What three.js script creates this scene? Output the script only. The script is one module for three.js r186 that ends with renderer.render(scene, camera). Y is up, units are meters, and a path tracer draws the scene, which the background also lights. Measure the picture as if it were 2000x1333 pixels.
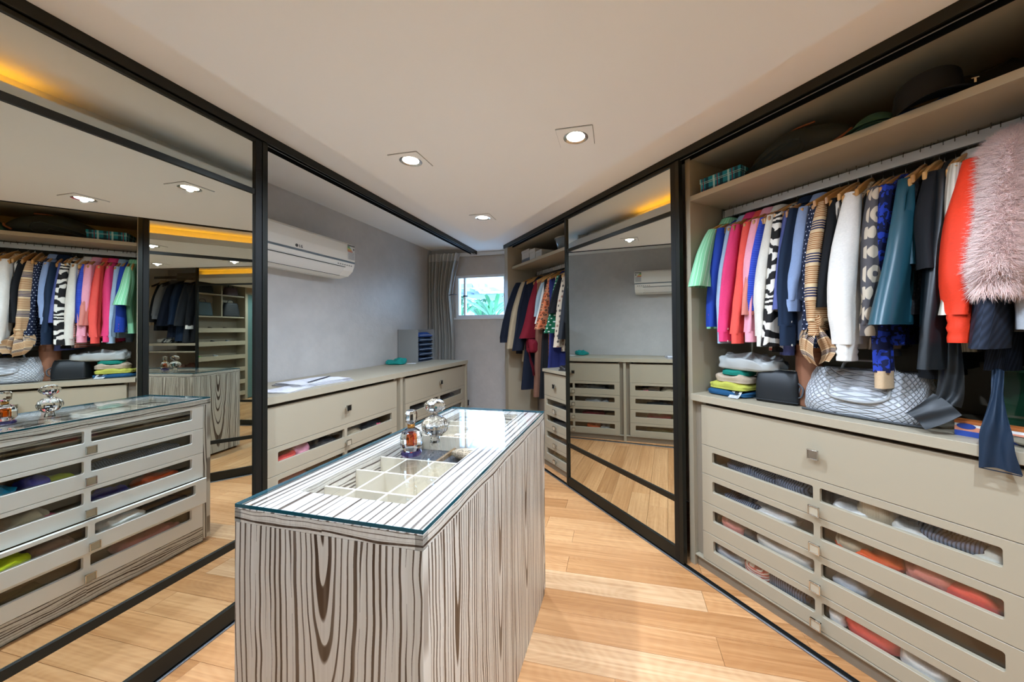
import * as THREE from 'three';
import { RoundedBoxGeometry } from 'three/addons/geometries/RoundedBoxGeometry.js';
import { mergeGeometries } from 'three/addons/utils/BufferGeometryUtils.js';
import { TextGeometry } from 'three/addons/geometries/TextGeometry.js';
import { FontLoader } from 'three/addons/loaders/FontLoader.js';
import { RectAreaLightUniformsLib } from 'three/addons/lights/RectAreaLightUniformsLib.js';

// ---------------------------------------------------------------- camera, sky, exposure
RectAreaLightUniformsLib.init();
const scene = new THREE.Scene();
const renderer = new THREE.WebGLRenderer({ antialias: true });
renderer.toneMapping = THREE.LinearToneMapping;
renderer.toneMappingExposure = 1.6;
renderer.shadowMap.enabled = true;
const FOCAL = 695.43;
const camera = new THREE.PerspectiveCamera(2 * Math.atan(666.5 / FOCAL) * 180 / Math.PI, 2000 / 1333, 0.05, 100);
camera.position.set(0, 1.4, 0);
camera.rotation.order = 'YXZ';
camera.rotation.set(0.0126, 0.2179, -0.0086);
camera.setViewOffset(2000, 1333, -51.5, 30.9, 2000, 1333);
scene.add(camera);
scene.background = new THREE.Color(0.34, 0.6, 1.0);
scene.backgroundIntensity = 7;
const SPOT = 5.2;             // candela of each downlight
const COVE = 8;               // strength of the amber strips
const SPOT_COLOR = new THREE.Color(0.79, 0.97, 1.21);
const sun = new THREE.DirectionalLight(new THREE.Color(.66, .84, 1), 6);   // lights the terrace and the house outside; the room has no sun
sun.position.set(4, 14, 7); sun.target.position.set(-2, 1, -8); sun.castShadow = true; sun.shadow.mapSize.set(2048, 2048);
Object.assign(sun.shadow.camera, { left: -10, right: 10, top: 10, bottom: -10, near: 1, far: 40 }); scene.add(sun, sun.target);

// ---------------------------------------------------------------- helpers
let seedState = 12345;
const rnd = () => { seedState = (seedState + 0x6D2B79F5) | 0; let t = Math.imul(seedState ^ (seedState >>> 15), 1 | seedState); t = (t + Math.imul(t ^ (t >>> 7), 61 | t)) ^ t; return ((t ^ (t >>> 14)) >>> 0) / 4294967296; };
const rr = (a, b) => a + (b - a) * rnd();
const hash2 = (i, j) => { let h = Math.imul(i, 374761393) + Math.imul(j, 668265263); h = Math.imul(h ^ (h >>> 13), 1274126177); return ((h ^ (h >>> 16)) >>> 0) / 4294967296; };
const sm = t => t * t * (3 - 2 * t);
function vnoise(x, y, px = 0, py = 0) {
  const xi = Math.floor(x), yi = Math.floor(y), fx = sm(x - xi), fy = sm(y - yi);
  const w = (i, p) => p ? ((i % p) + p) % p : i;
  const a = hash2(w(xi, px), w(yi, py)), b = hash2(w(xi + 1, px), w(yi, py)), c = hash2(w(xi, px), w(yi + 1, py)), d = hash2(w(xi + 1, px), w(yi + 1, py));
  return a + (b - a) * fx + (c - a) * fy + (a - b - c + d) * fx * fy;
}
const lerp = (a, b, t) => a + (b - a) * t, clamp = (v, a = 0, b = 1) => Math.min(b, Math.max(a, v));
const hex = h => [(h >> 16) & 255, (h >> 8) & 255, h & 255];
const mix3 = (a, b, t) => [lerp(a[0], b[0], t), lerp(a[1], b[1], t), lerp(a[2], b[2], t)];
function tex(w, h, fn, repX = 1, repY = 1, srgb = true) {          // fn(u, v) -> sRGB 0..255
  const d = new Uint8Array(w * h * 4);
  for (let j = 0; j < h; j++) for (let i = 0; i < w; i++) {
    const c = fn((i + .5) / w, (j + .5) / h), k = (j * w + i) * 4;
    d[k] = c[0]; d[k + 1] = c[1]; d[k + 2] = c[2]; d[k + 3] = 255;
  }
  const t = new THREE.DataTexture(d, w, h, THREE.RGBAFormat);
  t.wrapS = t.wrapT = THREE.RepeatWrapping; t.magFilter = THREE.LinearFilter; t.minFilter = THREE.LinearMipmapLinearFilter; t.generateMipmaps = true;
  if (srgb) t.colorSpace = THREE.SRGBColorSpace;
  t.repeat.set(repX, repY); t.needsUpdate = true;
  return t;
}
function mat(color, roughness = .6, o = {}) { return new THREE.MeshStandardMaterial({ color, roughness, metalness: 0, ...o }); }
function phys(color, roughness, o = {}) { return new THREE.MeshPhysicalMaterial({ color, roughness, metalness: 0, ...o }); }
const used = {};
function numbered(n) { const k = used[n] = (used[n] ?? -1) + 1; return k ? `${n}_${String(k).padStart(3, '0')}` : n; }
function tag(o, label, category, group) { o.userData = { ...o.userData, label, category }; if (group) o.userData.group = group; return o; }
function thing(name, label, category, pos = [0, 0, 0], turn = 0, group) {
  const o = new THREE.Group(); o.name = numbered(name); o.position.set(...pos); o.rotation.y = turn;
  tag(o, label, category, group); scene.add(o); return o;
}
function part(name, geo, m, parent, label) {
  const o = new THREE.Mesh(Array.isArray(geo) ? join(geo) : geo, m); o.name = name; o.castShadow = o.receiveShadow = true;
  if (label) o.userData.label = label;
  parent.add(o); return o;
}
function solo(name, label, category, geo, m, pos = [0, 0, 0], turn = 0, group) {
  const o = part(numbered(name), geo, m, scene); o.position.set(...pos); o.rotation.y = turn; return tag(o, label, category, group);
}
function struct(name, geo, m, parent = scene) { const o = part(parent === scene ? numbered(name) : name, geo, m, parent); if (parent === scene) o.userData.kind = 'structure'; return o; }
function join(list) {
  const flat = list.map(g => { const n = g.index ? g.toNonIndexed() : g.clone(); for (const k of Object.keys(n.attributes)) if (!['position', 'normal', 'uv'].includes(k)) n.deleteAttribute(k); n.clearGroups?.(); return n; });
  return mergeGeometries(flat, false);
}
// a box from corner to corner with softened edges and uv in metres
function bx(x0, x1, y0, y1, z0, z1, r = .0015) {
  const w = Math.abs(x1 - x0), h = Math.abs(y1 - y0), d = Math.abs(z1 - z0), q = Math.min(r, w * .3, h * .3, d * .3);
  const g = r > 0 ? new RoundedBoxGeometry(w, h, d, 1, q) : new THREE.BoxGeometry(w, h, d);
  g.translate((x0 + x1) / 2, (y0 + y1) / 2, (z0 + z1) / 2);
  return boxUV(g);
}
function boxUV(g, ox = 0, oy = 0, swap = false) {
  const p = g.attributes.position, n = g.attributes.normal, uv = new Float32Array(p.count * 2);
  for (let i = 0; i < p.count; i++) {
    const ax = Math.abs(n.getX(i)), ay = Math.abs(n.getY(i)), az = Math.abs(n.getZ(i));
    let u, v;
    if (ay >= ax && ay >= az) { u = p.getX(i); v = p.getZ(i); } else if (ax >= az) { u = p.getZ(i); v = p.getY(i); } else { u = p.getX(i); v = p.getY(i); }
    if (swap) [u, v] = [v, u];
    uv[2 * i] = u + ox; uv[2 * i + 1] = v + oy;
  }
  g.setAttribute('uv', new THREE.BufferAttribute(uv, 2)); return g;
}
function prism(pts, y0, y1) {                                       // pts [x, z] outline, extruded upwards
  const s = new THREE.Shape(pts.map(([x, z]) => new THREE.Vector2(x, -z)));
  const g = new THREE.ExtrudeGeometry(s, { depth: y1 - y0, bevelEnabled: false }); g.rotateX(-Math.PI / 2); g.translate(0, y0, 0); return boxUV(g);
}
function tube(pts, r, seg = 24, rad = 6, closed = false) { return new THREE.TubeGeometry(new THREE.CatmullRomCurve3(pts.map(p => new THREE.Vector3(...p)), closed), seg, r, rad, closed); }
// loft: rings of points -> surface, optional caps
function loft(rings, closedRing = true, capA = false, capB = false, uvw = 1, uvh = 1) {
  const n = rings[0].length, m = rings.length, cols = closedRing ? n + 1 : n, pos = [], uv = [], idx = [];
  for (let j = 0; j < m; j++) for (let i = 0; i < cols; i++) { const p = rings[j][i % n]; pos.push(p[0], p[1], p[2]); uv.push(i / (cols - 1) * uvw, j / (m - 1) * uvh); }
  for (let j = 0; j < m - 1; j++) for (let i = 0; i < cols - 1; i++) { const a = j * cols + i, b = a + 1, c = a + cols, d = c + 1; idx.push(a, c, b, b, c, d); }
  const cap = (j, flip) => { const c = [0, 0, 0]; for (const p of rings[j]) for (let k = 0; k < 3; k++) c[k] += p[k] / n; const ci = pos.length / 3; pos.push(...c); uv.push(.5, .5);
    for (let i = 0; i < n; i++) { const a = j * cols + i, b = j * cols + (i + 1) % cols; flip ? idx.push(ci, b, a) : idx.push(ci, a, b); } };
  if (capA) cap(0, false); if (capB) cap(m - 1, true);
  const g = new THREE.BufferGeometry(); g.setAttribute('position', new THREE.Float32BufferAttribute(pos, 3)); g.setAttribute('uv', new THREE.Float32BufferAttribute(uv, 2)); g.setIndex(idx);
  g.computeVertexNormals();
  if (closedRing) { const N = g.attributes.normal; for (let j = 0; j < m; j++) { const a = j * cols, b = a + cols - 1, x = N.getX(a) + N.getX(b), y = N.getY(a) + N.getY(b), z = N.getZ(a) + N.getZ(b), l = Math.hypot(x, y, z) || 1; N.setXYZ(a, x / l, y / l, z / l); N.setXYZ(b, x / l, y / l, z / l); } }
  return g;
}
function facet(g) { const n = g.index ? g.toNonIndexed() : g; n.computeVertexNormals(); return n; }
function lathe(pts, seg = 32) { return new THREE.LatheGeometry(pts.map(([r, y]) => new THREE.Vector2(r, y)), seg); }
// a lump of cloth: rounded slab with creases and layered edge
function clothLump(w, h, d, seed, wrinkle = .012, layers = 0, e = .5) {
  const g = new THREE.SphereGeometry(1, 36, 20), p = g.attributes.position, q = v => Math.sign(v) * Math.abs(v) ** e;
  for (let i = 0; i < p.count; i++) {
    let x = p.getX(i), y = p.getY(i), z = p.getZ(i);
    const ny = y; x = q(x); z = q(z); y = q(y) * (1 + (layers ? 0 : 0));
    let X = x * w / 2, Y = (y + 1) * h / 2, Z = z * d / 2;
    const nn = vnoise(X * 16 + seed, Z * 16 + seed * 3) - .5, n2 = vnoise(X * 45 + seed * 7, Z * 45 + Y * 60) - .5;
    Y *= 1 + nn * .55 * (ny > -.2 ? 1 : 0);
    const out = 1 + n2 * wrinkle * 6 + (layers ? Math.sin(Y / h * Math.PI * 2 * layers) * .03 : 0);
    p.setXYZ(i, X * out, Math.max(0, Y + n2 * wrinkle * (ny > 0 ? 1 : 0)), Z * out);
  }
  const uv = g.attributes.uv; for (let i = 0; i < p.count; i++) uv.setXY(i, p.getX(i), p.getZ(i) + p.getY(i));
  g.computeVertexNormals(); return g;
}

// ---------------------------------------------------------------- frames of the place
const PHI = -0.7191, WD = [Math.sin(PHI), 0, -Math.cos(PHI)], WN = [-Math.cos(PHI), 0, -Math.sin(PHI)], WP = [0.164, 0, -2.458];
const TH = Math.atan2(WN[0], WN[2]);                                // turn that faces a thing out of the slanted wardrobe wall
const R = (s, n, y = 0) => [WP[0] + WD[0] * s + WN[0] * n, y, WP[2] + WD[2] * s + WN[2] * n];   // s along the slanted wall away from the camera, n out into the room
const CEIL = 2.452, XL = -1.8055, ZF = -4.52, ZB = 0.95, XW = -2.52;

// ---------------------------------------------------------------- materials
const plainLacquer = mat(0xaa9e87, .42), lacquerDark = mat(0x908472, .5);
const whitePaint = mat(0xe4e0d8, .75), ceilingPaint = mat(0xf4f2ec, .8);
const wallTex = tex(256, 256, (u, v) => { const n = .6 * vnoise(u * 12, v * 12, 12, 12) + .4 * vnoise(u * 40, v * 40, 40, 40), k = 1 + (n - .5) * .06; return [196 * k, 190 * k, 184 * k]; }, .7, .7);
const wallMat = mat(0xffffff, .38, { map: wallTex, bumpMap: tex(256, 256, (u, v) => { const n = 255 * (.5 * vnoise(u * 24, v * 24, 24, 24) + .5 * vnoise(u * 60, v * 60, 60, 60)); return [n, n, n]; }, 1.5, 1.5, false), bumpScale: .0012 });
const blackAlu = mat(0x23241f, .38, { metalness: .55 }), blackAluDark = mat(0x121311, .5, { metalness: .4 }), greyAlu = mat(0x8d949a, .35, { metalness: .8 });
const mirrorMat = mat(0xdfe2dc, .0, { metalness: 1 });
const chrome = mat(0xd5d5d2, .12, { metalness: 1 }), nickel = mat(0xa8a49a, .25, { metalness: 1 });
const steelWire = mat(0xc8c8c4, .22, { metalness: 1 });
const clearPane = phys(0xffffff, 0, { transmission: 1, thickness: 0, ior: 1.5 });
const drawerInside = mat(0x7d5f38, .6);
const hangerWood = [0xb98545, 0xa8743a, 0xc29152].map(c => mat(c, .4));
const zebraSRGB = { base: [222, 217, 206], line: [66, 50, 38] };
// sawn veneer: rings of a log cut by a tilted plane; f gives the ring coordinate
function zebraTex(w, h, ring, dens, thin, span = 4, base = zebraSRGB.base) {
  return tex(w, h, (u, v) => {
    const r = ring(u, v) * dens, k = Math.floor(r), f = r - k, md = clamp(-.15 + 1.75 * vnoise(k * 5.37, v * span + k * 3.1)), wd = thin * (.4 + 1.1 * hash2(k, 7)) * md, on = md > .06 ? 1 : 0;
    const soft = .09, edge = Math.min(f, wd - f) / soft, a = on * clamp(edge + .5) * (.75 + .25 * hash2(k, 11)) * (.8 + .4 * vnoise(u * 60, v * 6));
    const n = vnoise(u * 160, v * 8) * .6 + vnoise(u * 30, v * 3) * .4, g = mix3(base, [196, 186, 170], n * .75);
    return mix3(g, zebraSRGB.line, clamp(a));
  });
}
const zebraEnd = zebraTex(1024, 1024, (u, v) => { const x = u - .52 + .03 * (vnoise(v * 4, u * 2) - .5) + .012 * (vnoise(v * 14, u * 6) - .5), d = .02 + .3 * (1 - v) + .03 * (vnoise(u * 3, v * 5) - .5); return Math.sqrt(x * x * 2.2 + d * d * .75); }, 22, .42, 3);
const zebraSide = zebraTex(1024, 1024, (u, v) => { const w = (u * 3.6) % 1, x = w - .5 + .06 * (vnoise(v * 3, u * 4) - .5) + .02 * (vnoise(v * 12, u * 20) - .5), d = .05 + .4 * (1 - v) + .05 * (vnoise(u * 6, v * 4) - .5); return Math.sqrt(x * x * 1.5 + d * d * .12) + Math.floor(u * 3.6) * 3; }, 19, .44, 3);
const zebraTop = zebraTex(1024, 1024, (u, v) => u * 1.0 + .012 * (vnoise(v * 3, u * 4) - .5) + .004 * (vnoise(v * 16, u * 30) - .5), 23, .36, 2.5, [206, 204, 198]);
const zebraBand = zebraTex(512, 256, (u, v) => v * .16 + .035 * (vnoise(u * 4, v * 2) - .5) + .01 * (vnoise(u * 12, v * 3) - .5), 60, .5, 2);
const zebraMat = t => mat(0xffffff, .35, { map: t });
const M_zEnd = zebraMat(zebraEnd), M_zSide = zebraMat(zebraSide), M_zTop = zebraMat(zebraTop), M_zBand = zebraMat(zebraBand);
// floor planks
const grain = tex(1024, 256, (u, v) => {
  const w = .03 * vnoise(u * 3, v * 4, 3, 4), y = v + w, n = .45 * vnoise(u * 5, y * 46, 5, 46) + .3 * vnoise(u * 16, y * 90, 16, 90) + .25 * vnoise(u * 3, v * 3, 3, 3);
  const fig = .5 + .5 * Math.sin((u * 26 + 5 * vnoise(u * 6, v * 5, 6, 5)) * Math.PI * 2) * vnoise(u * 4, v * 3, 4, 3);
  return mix3(mix3([174, 124, 80], [222, 177, 132], n * 1.15), [234, 197, 154], fig * .22);
}, .6, 2.4);
const plankMats = [0xffffff, 0xf6e6d2, 0xfff2e0, 0xead6bd, 0xfbead4].map((c, i) => { const t = grain.clone(); t.needsUpdate = true; t.offset.set(i * .37, i * .21); return mat(c, .33, { map: t }); });

// ---------------------------------------------------------------- the room shell
{
  const floor = struct('floor', bx(-2.6, 3.2, -.06, -.012, -4.7, 1.05, 0), mat(0x4a3420, .8));
  const right = z => WP[0] + (.7 + (z - WP[2]) * .659) / .752;
  for (let i = 0, z = 1.0; z > -4.52; i++, z -= .1455) {
    const z0 = Math.max(z - .1443, -4.52), xe = Math.min(right(z0) + .1, 3.1);
    let x = -2.52, first = rr(.3, 1.3);
    while (x < xe - .05) {
      let x1 = Math.min(x + (first || rr(1.1, 1.9)), xe); first = 0; if (xe - x1 < .15) x1 = xe;
      const g = bx(x, x1 - .0012, -.012, 0, z0, z, .0008); const uv = g.attributes.uv, o = rnd() * 5, o2 = rnd() * 3; for (let k = 0; k < uv.count; k++) uv.setXY(k, uv.getX(k) + o, uv.getY(k) + o2);
      part('plank', g, plankMats[Math.floor(rnd() * 5)], floor); x = x1;
    }
  }
  struct('ceiling', bx(XL - .06, 3.3, CEIL, CEIL + .12, -4.7, 1.1, 0), ceilingPaint);
  struct('ceiling', bx(-2.66, XL - .06, 2.51, CEIL + .12, -4.7, 1.1, 0), ceilingPaint);
  // the dropped panel with its overhanging lip
  const lip = .14, xl = -1.37, off = .425, zEnd = -3.36;
  const edge = (x, n) => { const s = (x - WP[0] - WN[0] * n) / WD[0]; return WP[2] + WD[2] * s + WN[2] * n; };   // z of the slanted edge at x
  const xAt = (z, n) => { const s = (z - WP[2] - WN[2] * n) / WD[2]; return WP[0] + WD[0] * s + WN[0] * n; };
  const outline = (e) => [[xl + e, .55 - e], [xl + e, zEnd + .0 + e * .6], [xl + e * .9 + .03, zEnd - .035 + e], [xAt(zEnd, off + e) - .07, zEnd - .035 + e], [xAt(zEnd + .1 + e, off + e), zEnd + .1 + e], [xAt(.55 - e, off + e), .55 - e]];
  const panel = struct('ceiling', prism(outline(0), 2.305, 2.368), ceilingPaint);
  part('panel_core', prism(outline(lip), 2.368, CEIL), ceilingPaint, panel);
  struct('wall_left', bx(-2.66, XW, 0, 2.56, -4.7, 1.1, 0), wallMat);
  struct('wall_back', bx(-2.66, 3.3, 0, 2.56, 1.05, 1.17, 0), whitePaint);
  { const g = bx(-3.6, 5.2, 0, 2.56, -.82, -.7, 0), w = struct('wall_right', g, whitePaint); w.position.set(...WP); w.rotation.y = TH; }
  // far wall round the window opening
  const wx0 = -2.16, wx1 = -1.44, wy0 = 1.572, wy1 = 2.15;
  struct('wall_far', [bx(-2.66, wx0, 0, 2.56, ZF - .16, ZF, 0), bx(wx1, -.2, 0, 2.56, ZF - .16, ZF, 0), bx(wx0, wx1, 0, wy0, ZF - .16, ZF, 0), bx(wx0, wx1, wy1, 2.56, ZF - .16, ZF, 0)], wallMat);
  struct('baseboard_far', bx(-2.5, -1.0, 0, .07, ZF, ZF + .012), mat(0x8e8982, .5));
  struct('trim', bx(-2.5, -1.2, CEIL - .05, CEIL - .004, ZF + .02, ZF + .05), mat(0xdfe2e4, .5));
  const win = new THREE.Group(); win.name = 'window_1'; win.userData.kind = 'structure'; scene.add(win);
  const white = mat(0xe9edf0, .4), f = .035, zf = ZF - .05;
  part('window_frame', [bx(wx0, wx0 + f, wy0, wy1, zf - .05, zf + .03), bx(wx1 - f, wx1, wy0, wy1, zf - .05, zf + .03), bx(wx0 + f, wx1 - f, wy0, wy0 + f, zf - .05, zf + .03), bx(wx0 + f, wx1 - f, wy1 - f, wy1, zf - .05, zf + .03)], white, win);
  part('window_sill', bx(wx0 - .02, wx1 + .01, wy0 - .025, wy0, ZF - .1, ZF + .015), white, win);
  part('window_mullion', bx(-2.055, -2.03, wy0 + f, wy1 - f, zf - .03, zf + .02), white, win);
  // awning sash hinged at the head and pushed far out
  const sash = new THREE.Group(); sash.name = 'sash'; win.add(sash); sash.position.set(0, wy1 - f, zf - .04); sash.rotation.x = 1.22;
  const sw0 = -2.02, sw1 = wx1 - f - .005, sh = -.48;
  part('sash_frame', [bx(sw0, sw0 + .03, sh, 0, -.02, .0), bx(sw1 - .03, sw1, sh, 0, -.02, 0), bx(sw0, sw1, -.03, 0, -.02, 0), bx(sw0, sw1, sh, sh + .03, -.02, 0)], white, sash);
  part('pane', bx(sw0 + .03, sw1 - .03, sh + .03, -.03, -.013, -.008, 0), clearPane, sash);
  part('pane', bx(wx0 + f, -2.055, wy0 + f, wy1 - f, zf - .012, zf - .007, 0), clearPane, win);
  for (const x of [sw0 + .01, sw1 - .015]) part('stay_arm', bx(x - .008, x + .008, 1.845, 1.857, zf - .32, zf + .02), mat(0xcfd6da, .4), win);
  part('window_latch', bx(-2.055, -1.99, 1.86, 1.875, zf + .02, zf + .05), mat(0x1c2226, .4), win);
}

// ---------------------------------------------------------------- sliding-door tracks and mirrored doors
function ceilingTrack(label, pos, turn, x0, x1) {
  const t = thing('ceiling_track', label, 'door track', pos, turn);
  part('fascia', bx(x0, x1, 2.408, CEIL, -.012, 0), blackAlu, t);
  part('channel', [bx(x0, x1, CEIL - .012, CEIL, -.085, -.012), bx(x0, x1, 2.415, CEIL - .012, -.05, -.046), bx(x0, x1, 2.41, CEIL - .012, -.089, -.085)], blackAluDark, t);
  part('bead', bx(x0, x1, 2.404, 2.408, -.03, -.026), greyAlu, t);
}
function floorTrack(label, pos, turn, x0, x1) {
  const t = thing('floor_track', label, 'door track', pos, turn);
  part('edge_strip', bx(x0, x1, 0, .008, -.009, 0, .002), greyAlu, t);
  part('groove', [bx(x0, x1, 0, .004, -.03, -.009), bx(x0, x1, 0, .008, -.034, -.03)], blackAluDark, t);
}
ceilingTrack('black aluminium track on the ceiling above the left mirror and the grey wall niche', [XL, 0, 0], Math.PI / 2, -.85, 4.43);
ceilingTrack('black aluminium track on the ceiling along the open wardrobes on the right', [WP[0], 0, WP[2]], TH, -2.33, 1.62);
floorTrack('thin metal floor track under the left mirror and before the long dresser', [XL, 0, 0], Math.PI / 2, -.85, 4.38);
floorTrack('thin metal floor track along the foot of the open wardrobes on the right', [WP[0], 0, WP[2]], TH, -2.2, 1.62);

function mirrorDoor(label, pos, turn, x0, x1, gripRight, dy) {
  const t = thing('sliding_mirror_door', label, 'mirror door', pos, turn, 'sliding mirror doors of the wardrobes');
  const s = .028, y0 = .012, y1 = 2.405, d = -.032;
  part('stile', bx(x0, x0 + s, y0, y1, d, 0), blackAlu, t); part('stile', bx(x1 - s, x1, y0, y1, d, 0), blackAlu, t);
  const gx = gripRight ? x1 - s - .036 : x0 + s;
  part('grip_profile', [bx(gx, gx + .034, y0, y1, d, -.002), bx(gx + (gripRight ? .034 : -.001), gx + (gripRight ? .036 : .001), y0, y1, d, -.012)], blackAluDark, t);
  const a = x0 + s + (gripRight ? 0 : .034), b = x1 - s - (gripRight ? .034 : 0);
  const mid = [2.114 + dy, 2.142 + dy], low = [.352, .387];
  part('rail', bx(a, b, 2.388, y1, d, -.004), blackAlu, t); part('rail', bx(a, b, y0, .086, d, -.003), blackAlu, t);
  part('cross_bar', bx(a, b, mid[0], mid[1], -.014, -.006), blackAlu, t); part('cross_bar', bx(a, b, low[0], low[1], -.014, -.006), blackAlu, t);
  for (const [p, q] of [[.086, low[0]], [low[1], mid[0]], [mid[1], 2.388]]) part('mirror_pane', bx(a, b, p, q, -.018, -.0135, 0), mirrorMat, t);
  part('backing', bx(a, b, .086, 2.388, -.03, -.0185, 0), blackAluDark, t);
}
mirrorDoor('wide sliding mirror with black cross bars on the left, reflecting the island drawers', [XL - .008, 0, 0], Math.PI / 2, .285, 1.537, true, 0);
mirrorDoor('sliding mirror with black cross bars between the two open wardrobes, reflecting the dresser', [WP[0] + WN[0] * -.008, 0, WP[2] + WN[2] * -.008], TH, -.952, .297, true, -.022);

// ---------------------------------------------------------------- drawers
function roundRect(s, x0, x1, y0, y1, r) { s.moveTo(x0 + r, y0); s.lineTo(x1 - r, y0); s.absarc(x1 - r, y0 + r, r, -Math.PI / 2, 0, false); s.lineTo(x1, y1 - r); s.absarc(x1 - r, y1 - r, r, 0, Math.PI / 2, false); s.lineTo(x0 + r, y1); s.absarc(x0 + r, y1 - r, r, Math.PI / 2, Math.PI, false); s.lineTo(x0, y0 + r); s.absarc(x0 + r, y0 + r, r, Math.PI, 1.5 * Math.PI, false); return s; }
const knobBlack = mat(0x232322, .3, { metalness: .5 }), knobInlay = mat(0xb8ab93, .35), knobDark = mat(0xb9b6ae, .18, { metalness: 1 });
function drawer(parent, x0, x1, y0, y1, depth, windows, front, o = {}) {   // fronts lie at z = 0, facing +z
  const g = .0012, sh = new THREE.Shape(); sh.moveTo(x0 + g, y0 + g); sh.lineTo(x1 - g, y0 + g); sh.lineTo(x1 - g, y1 - g); sh.lineTo(x0 + g, y1 - g); sh.lineTo(x0 + g, y0 + g);
  const wb = o.wb ?? y1 - .093, wt = o.wt ?? y1 - .032, cx = (x0 + x1) / 2, holes = windows === 2 ? [[x0 + .066, cx - .013], [cx + .013, x1 - .066]] : windows === 1 ? [[x0 + .04, x1 - .03]] : [];
  for (const [a, b] of holes) { const h = new THREE.Path(); roundRect(h, a, b, wb, wt, .008); sh.holes.push(h); }
  const geo = new THREE.ExtrudeGeometry(sh, { depth: .017, bevelEnabled: true, bevelThickness: .0015, bevelSize: .0012, bevelOffset: -.0012, bevelSegments: 1, curveSegments: 5 }); geo.translate(0, 0, -.0185);
  const d = part('drawer', geo, front, parent);
  for (const [a, b] of holes) part('glass_pane', bx(a - .004, b + .004, wb - .004, wt + .004, -.0235, -.0195, 0), clearPane, d);
  const kx = o.kx ?? cx, ky = o.ky ?? (windows ? y0 + .033 : (y0 + y1) / 2), k = .021;
  part('knob', [bx(kx - k, kx + k, ky - k, ky - k + .004, .022, .031), bx(kx - k, kx + k, ky + k - .004, ky + k, .022, .031), bx(kx - k, kx - k + .004, ky - k, ky + k, .022, .031), bx(kx + k - .004, kx + k, ky - k, ky + k, .022, .031), bx(kx - .007, kx + .007, ky - .007, ky + .007, 0, .024), bx(kx - k, kx + k, ky - k, ky + k, .022, .026)], chrome, d);
  part('knob_face', bx(kx - k + .004, kx + k - .004, ky - k + .004, ky + k - .004, .025, .028), windows ? knobInlay : o.face ?? knobDark, d);
  if (windows) part('drawer_box', [bx(x0 + .02, x1 - .02, y0 + .022, y0 + .03, -depth, -.024, 0), bx(x0 + .02, x1 - .02, y0 + .03, y1 - .03, -depth, -depth + .012, 0), bx(x0 + .02, x0 + .032, y0 + .03, y1 - .03, -depth, -.024, 0), bx(x1 - .032, x1 - .02, y0 + .03, y1 - .03, -depth, -.024, 0)], drawerInside, d);
  return d;
}
const LINES = [.958, .729, .566, .402, .233, .074];
function drawerChest(label, pos, turn, W, depth, windows, lines, group, face = knobBlack) {      // x runs 0..W, front at z = 0
  const t = thing('drawer_chest', label, 'chest of drawers', pos, turn, group);
  part('side_panel', bx(.001, .018, .07, lines[0] + .012, -depth, -.02), plainLacquer, t); part('side_panel', bx(W - .018, W - .001, .07, lines[0] + .012, -depth, -.02), plainLacquer, t);
  part('back_panel', bx(.018, W - .018, .07, lines[0] + .012, -depth, -depth + .012), plainLacquer, t);
  part('base_board', bx(-.05, W + .05, .064, .073, -depth, .001), plainLacquer, t);
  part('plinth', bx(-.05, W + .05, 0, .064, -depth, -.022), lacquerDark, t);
  for (let i = 0; i < 5; i++) drawer(t, 0, W, lines[i + 1], lines[i], depth - .03, i ? windows : 0, plainLacquer, { face });
  return t;
}

// ---------------------------------------------------------------- open wardrobe nearest on the right
{
  const t = thing('wardrobe', 'tall beige wardrobe carcass, open in front, nearest on the right', 'wardrobe', [WP[0], 0, WP[2]], TH, 'built-in wardrobes along the slanted wall');
  part('side_panel', bx(.285, .318, 0, CEIL - .03, -.69, -.08), plainLacquer, t); part('side_panel', bx(1.57, 1.603, 0, CEIL - .03, -.69, -.08), plainLacquer, t);
  part('back_panel', bx(.318, 1.57, .0, CEIL - .03, -.695, -.68), plainLacquer, t);
  part('top_panel', bx(.318, 1.57, 2.418, CEIL - .002, -.68, -.092), plainLacquer, t);
  part('shelf', bx(.319, 1.569, 2.16, 2.191, -.68, -.08), plainLacquer, t);
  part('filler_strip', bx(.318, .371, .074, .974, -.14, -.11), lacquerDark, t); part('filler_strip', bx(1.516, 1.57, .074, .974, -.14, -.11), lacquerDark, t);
  part('side_rail', bx(.27, .285, 2.08, 2.115, -.5, -.1), plainLacquer, t);
  solo('worktop', 'grey beige worktop with thick edge under the colourful clothes', 'worktop', bx(.319, 1.569, .976, 1.015, -.68, -.06, .002), plainLacquer, [WP[0], 0, WP[2]], TH);
  drawerChest('wide beige chest of drawers with glass slots below the colourful clothes, nearest right', R(-.373, -.08), TH, 1.142, .58, 2, LINES, 'chests of drawers with glass slots', knobDark);
  const r = thing('hanging_rail', 'flat white rail holding the long row of colourful clothes', 'clothes rail', [WP[0], 0, WP[2]], TH);
  part('rail', bx(.325, 1.565, 2.107, 2.152, -.421, -.401), mat(0xffffff, .35, { metalness: .5 }), r); part('bracket', bx(.319, .327, 2.09, 2.16, -.44, -.38), nickel, r); part('bracket', bx(1.562, 1.569, 2.09, 2.16, -.44, -.38), nickel, r);
}
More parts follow.
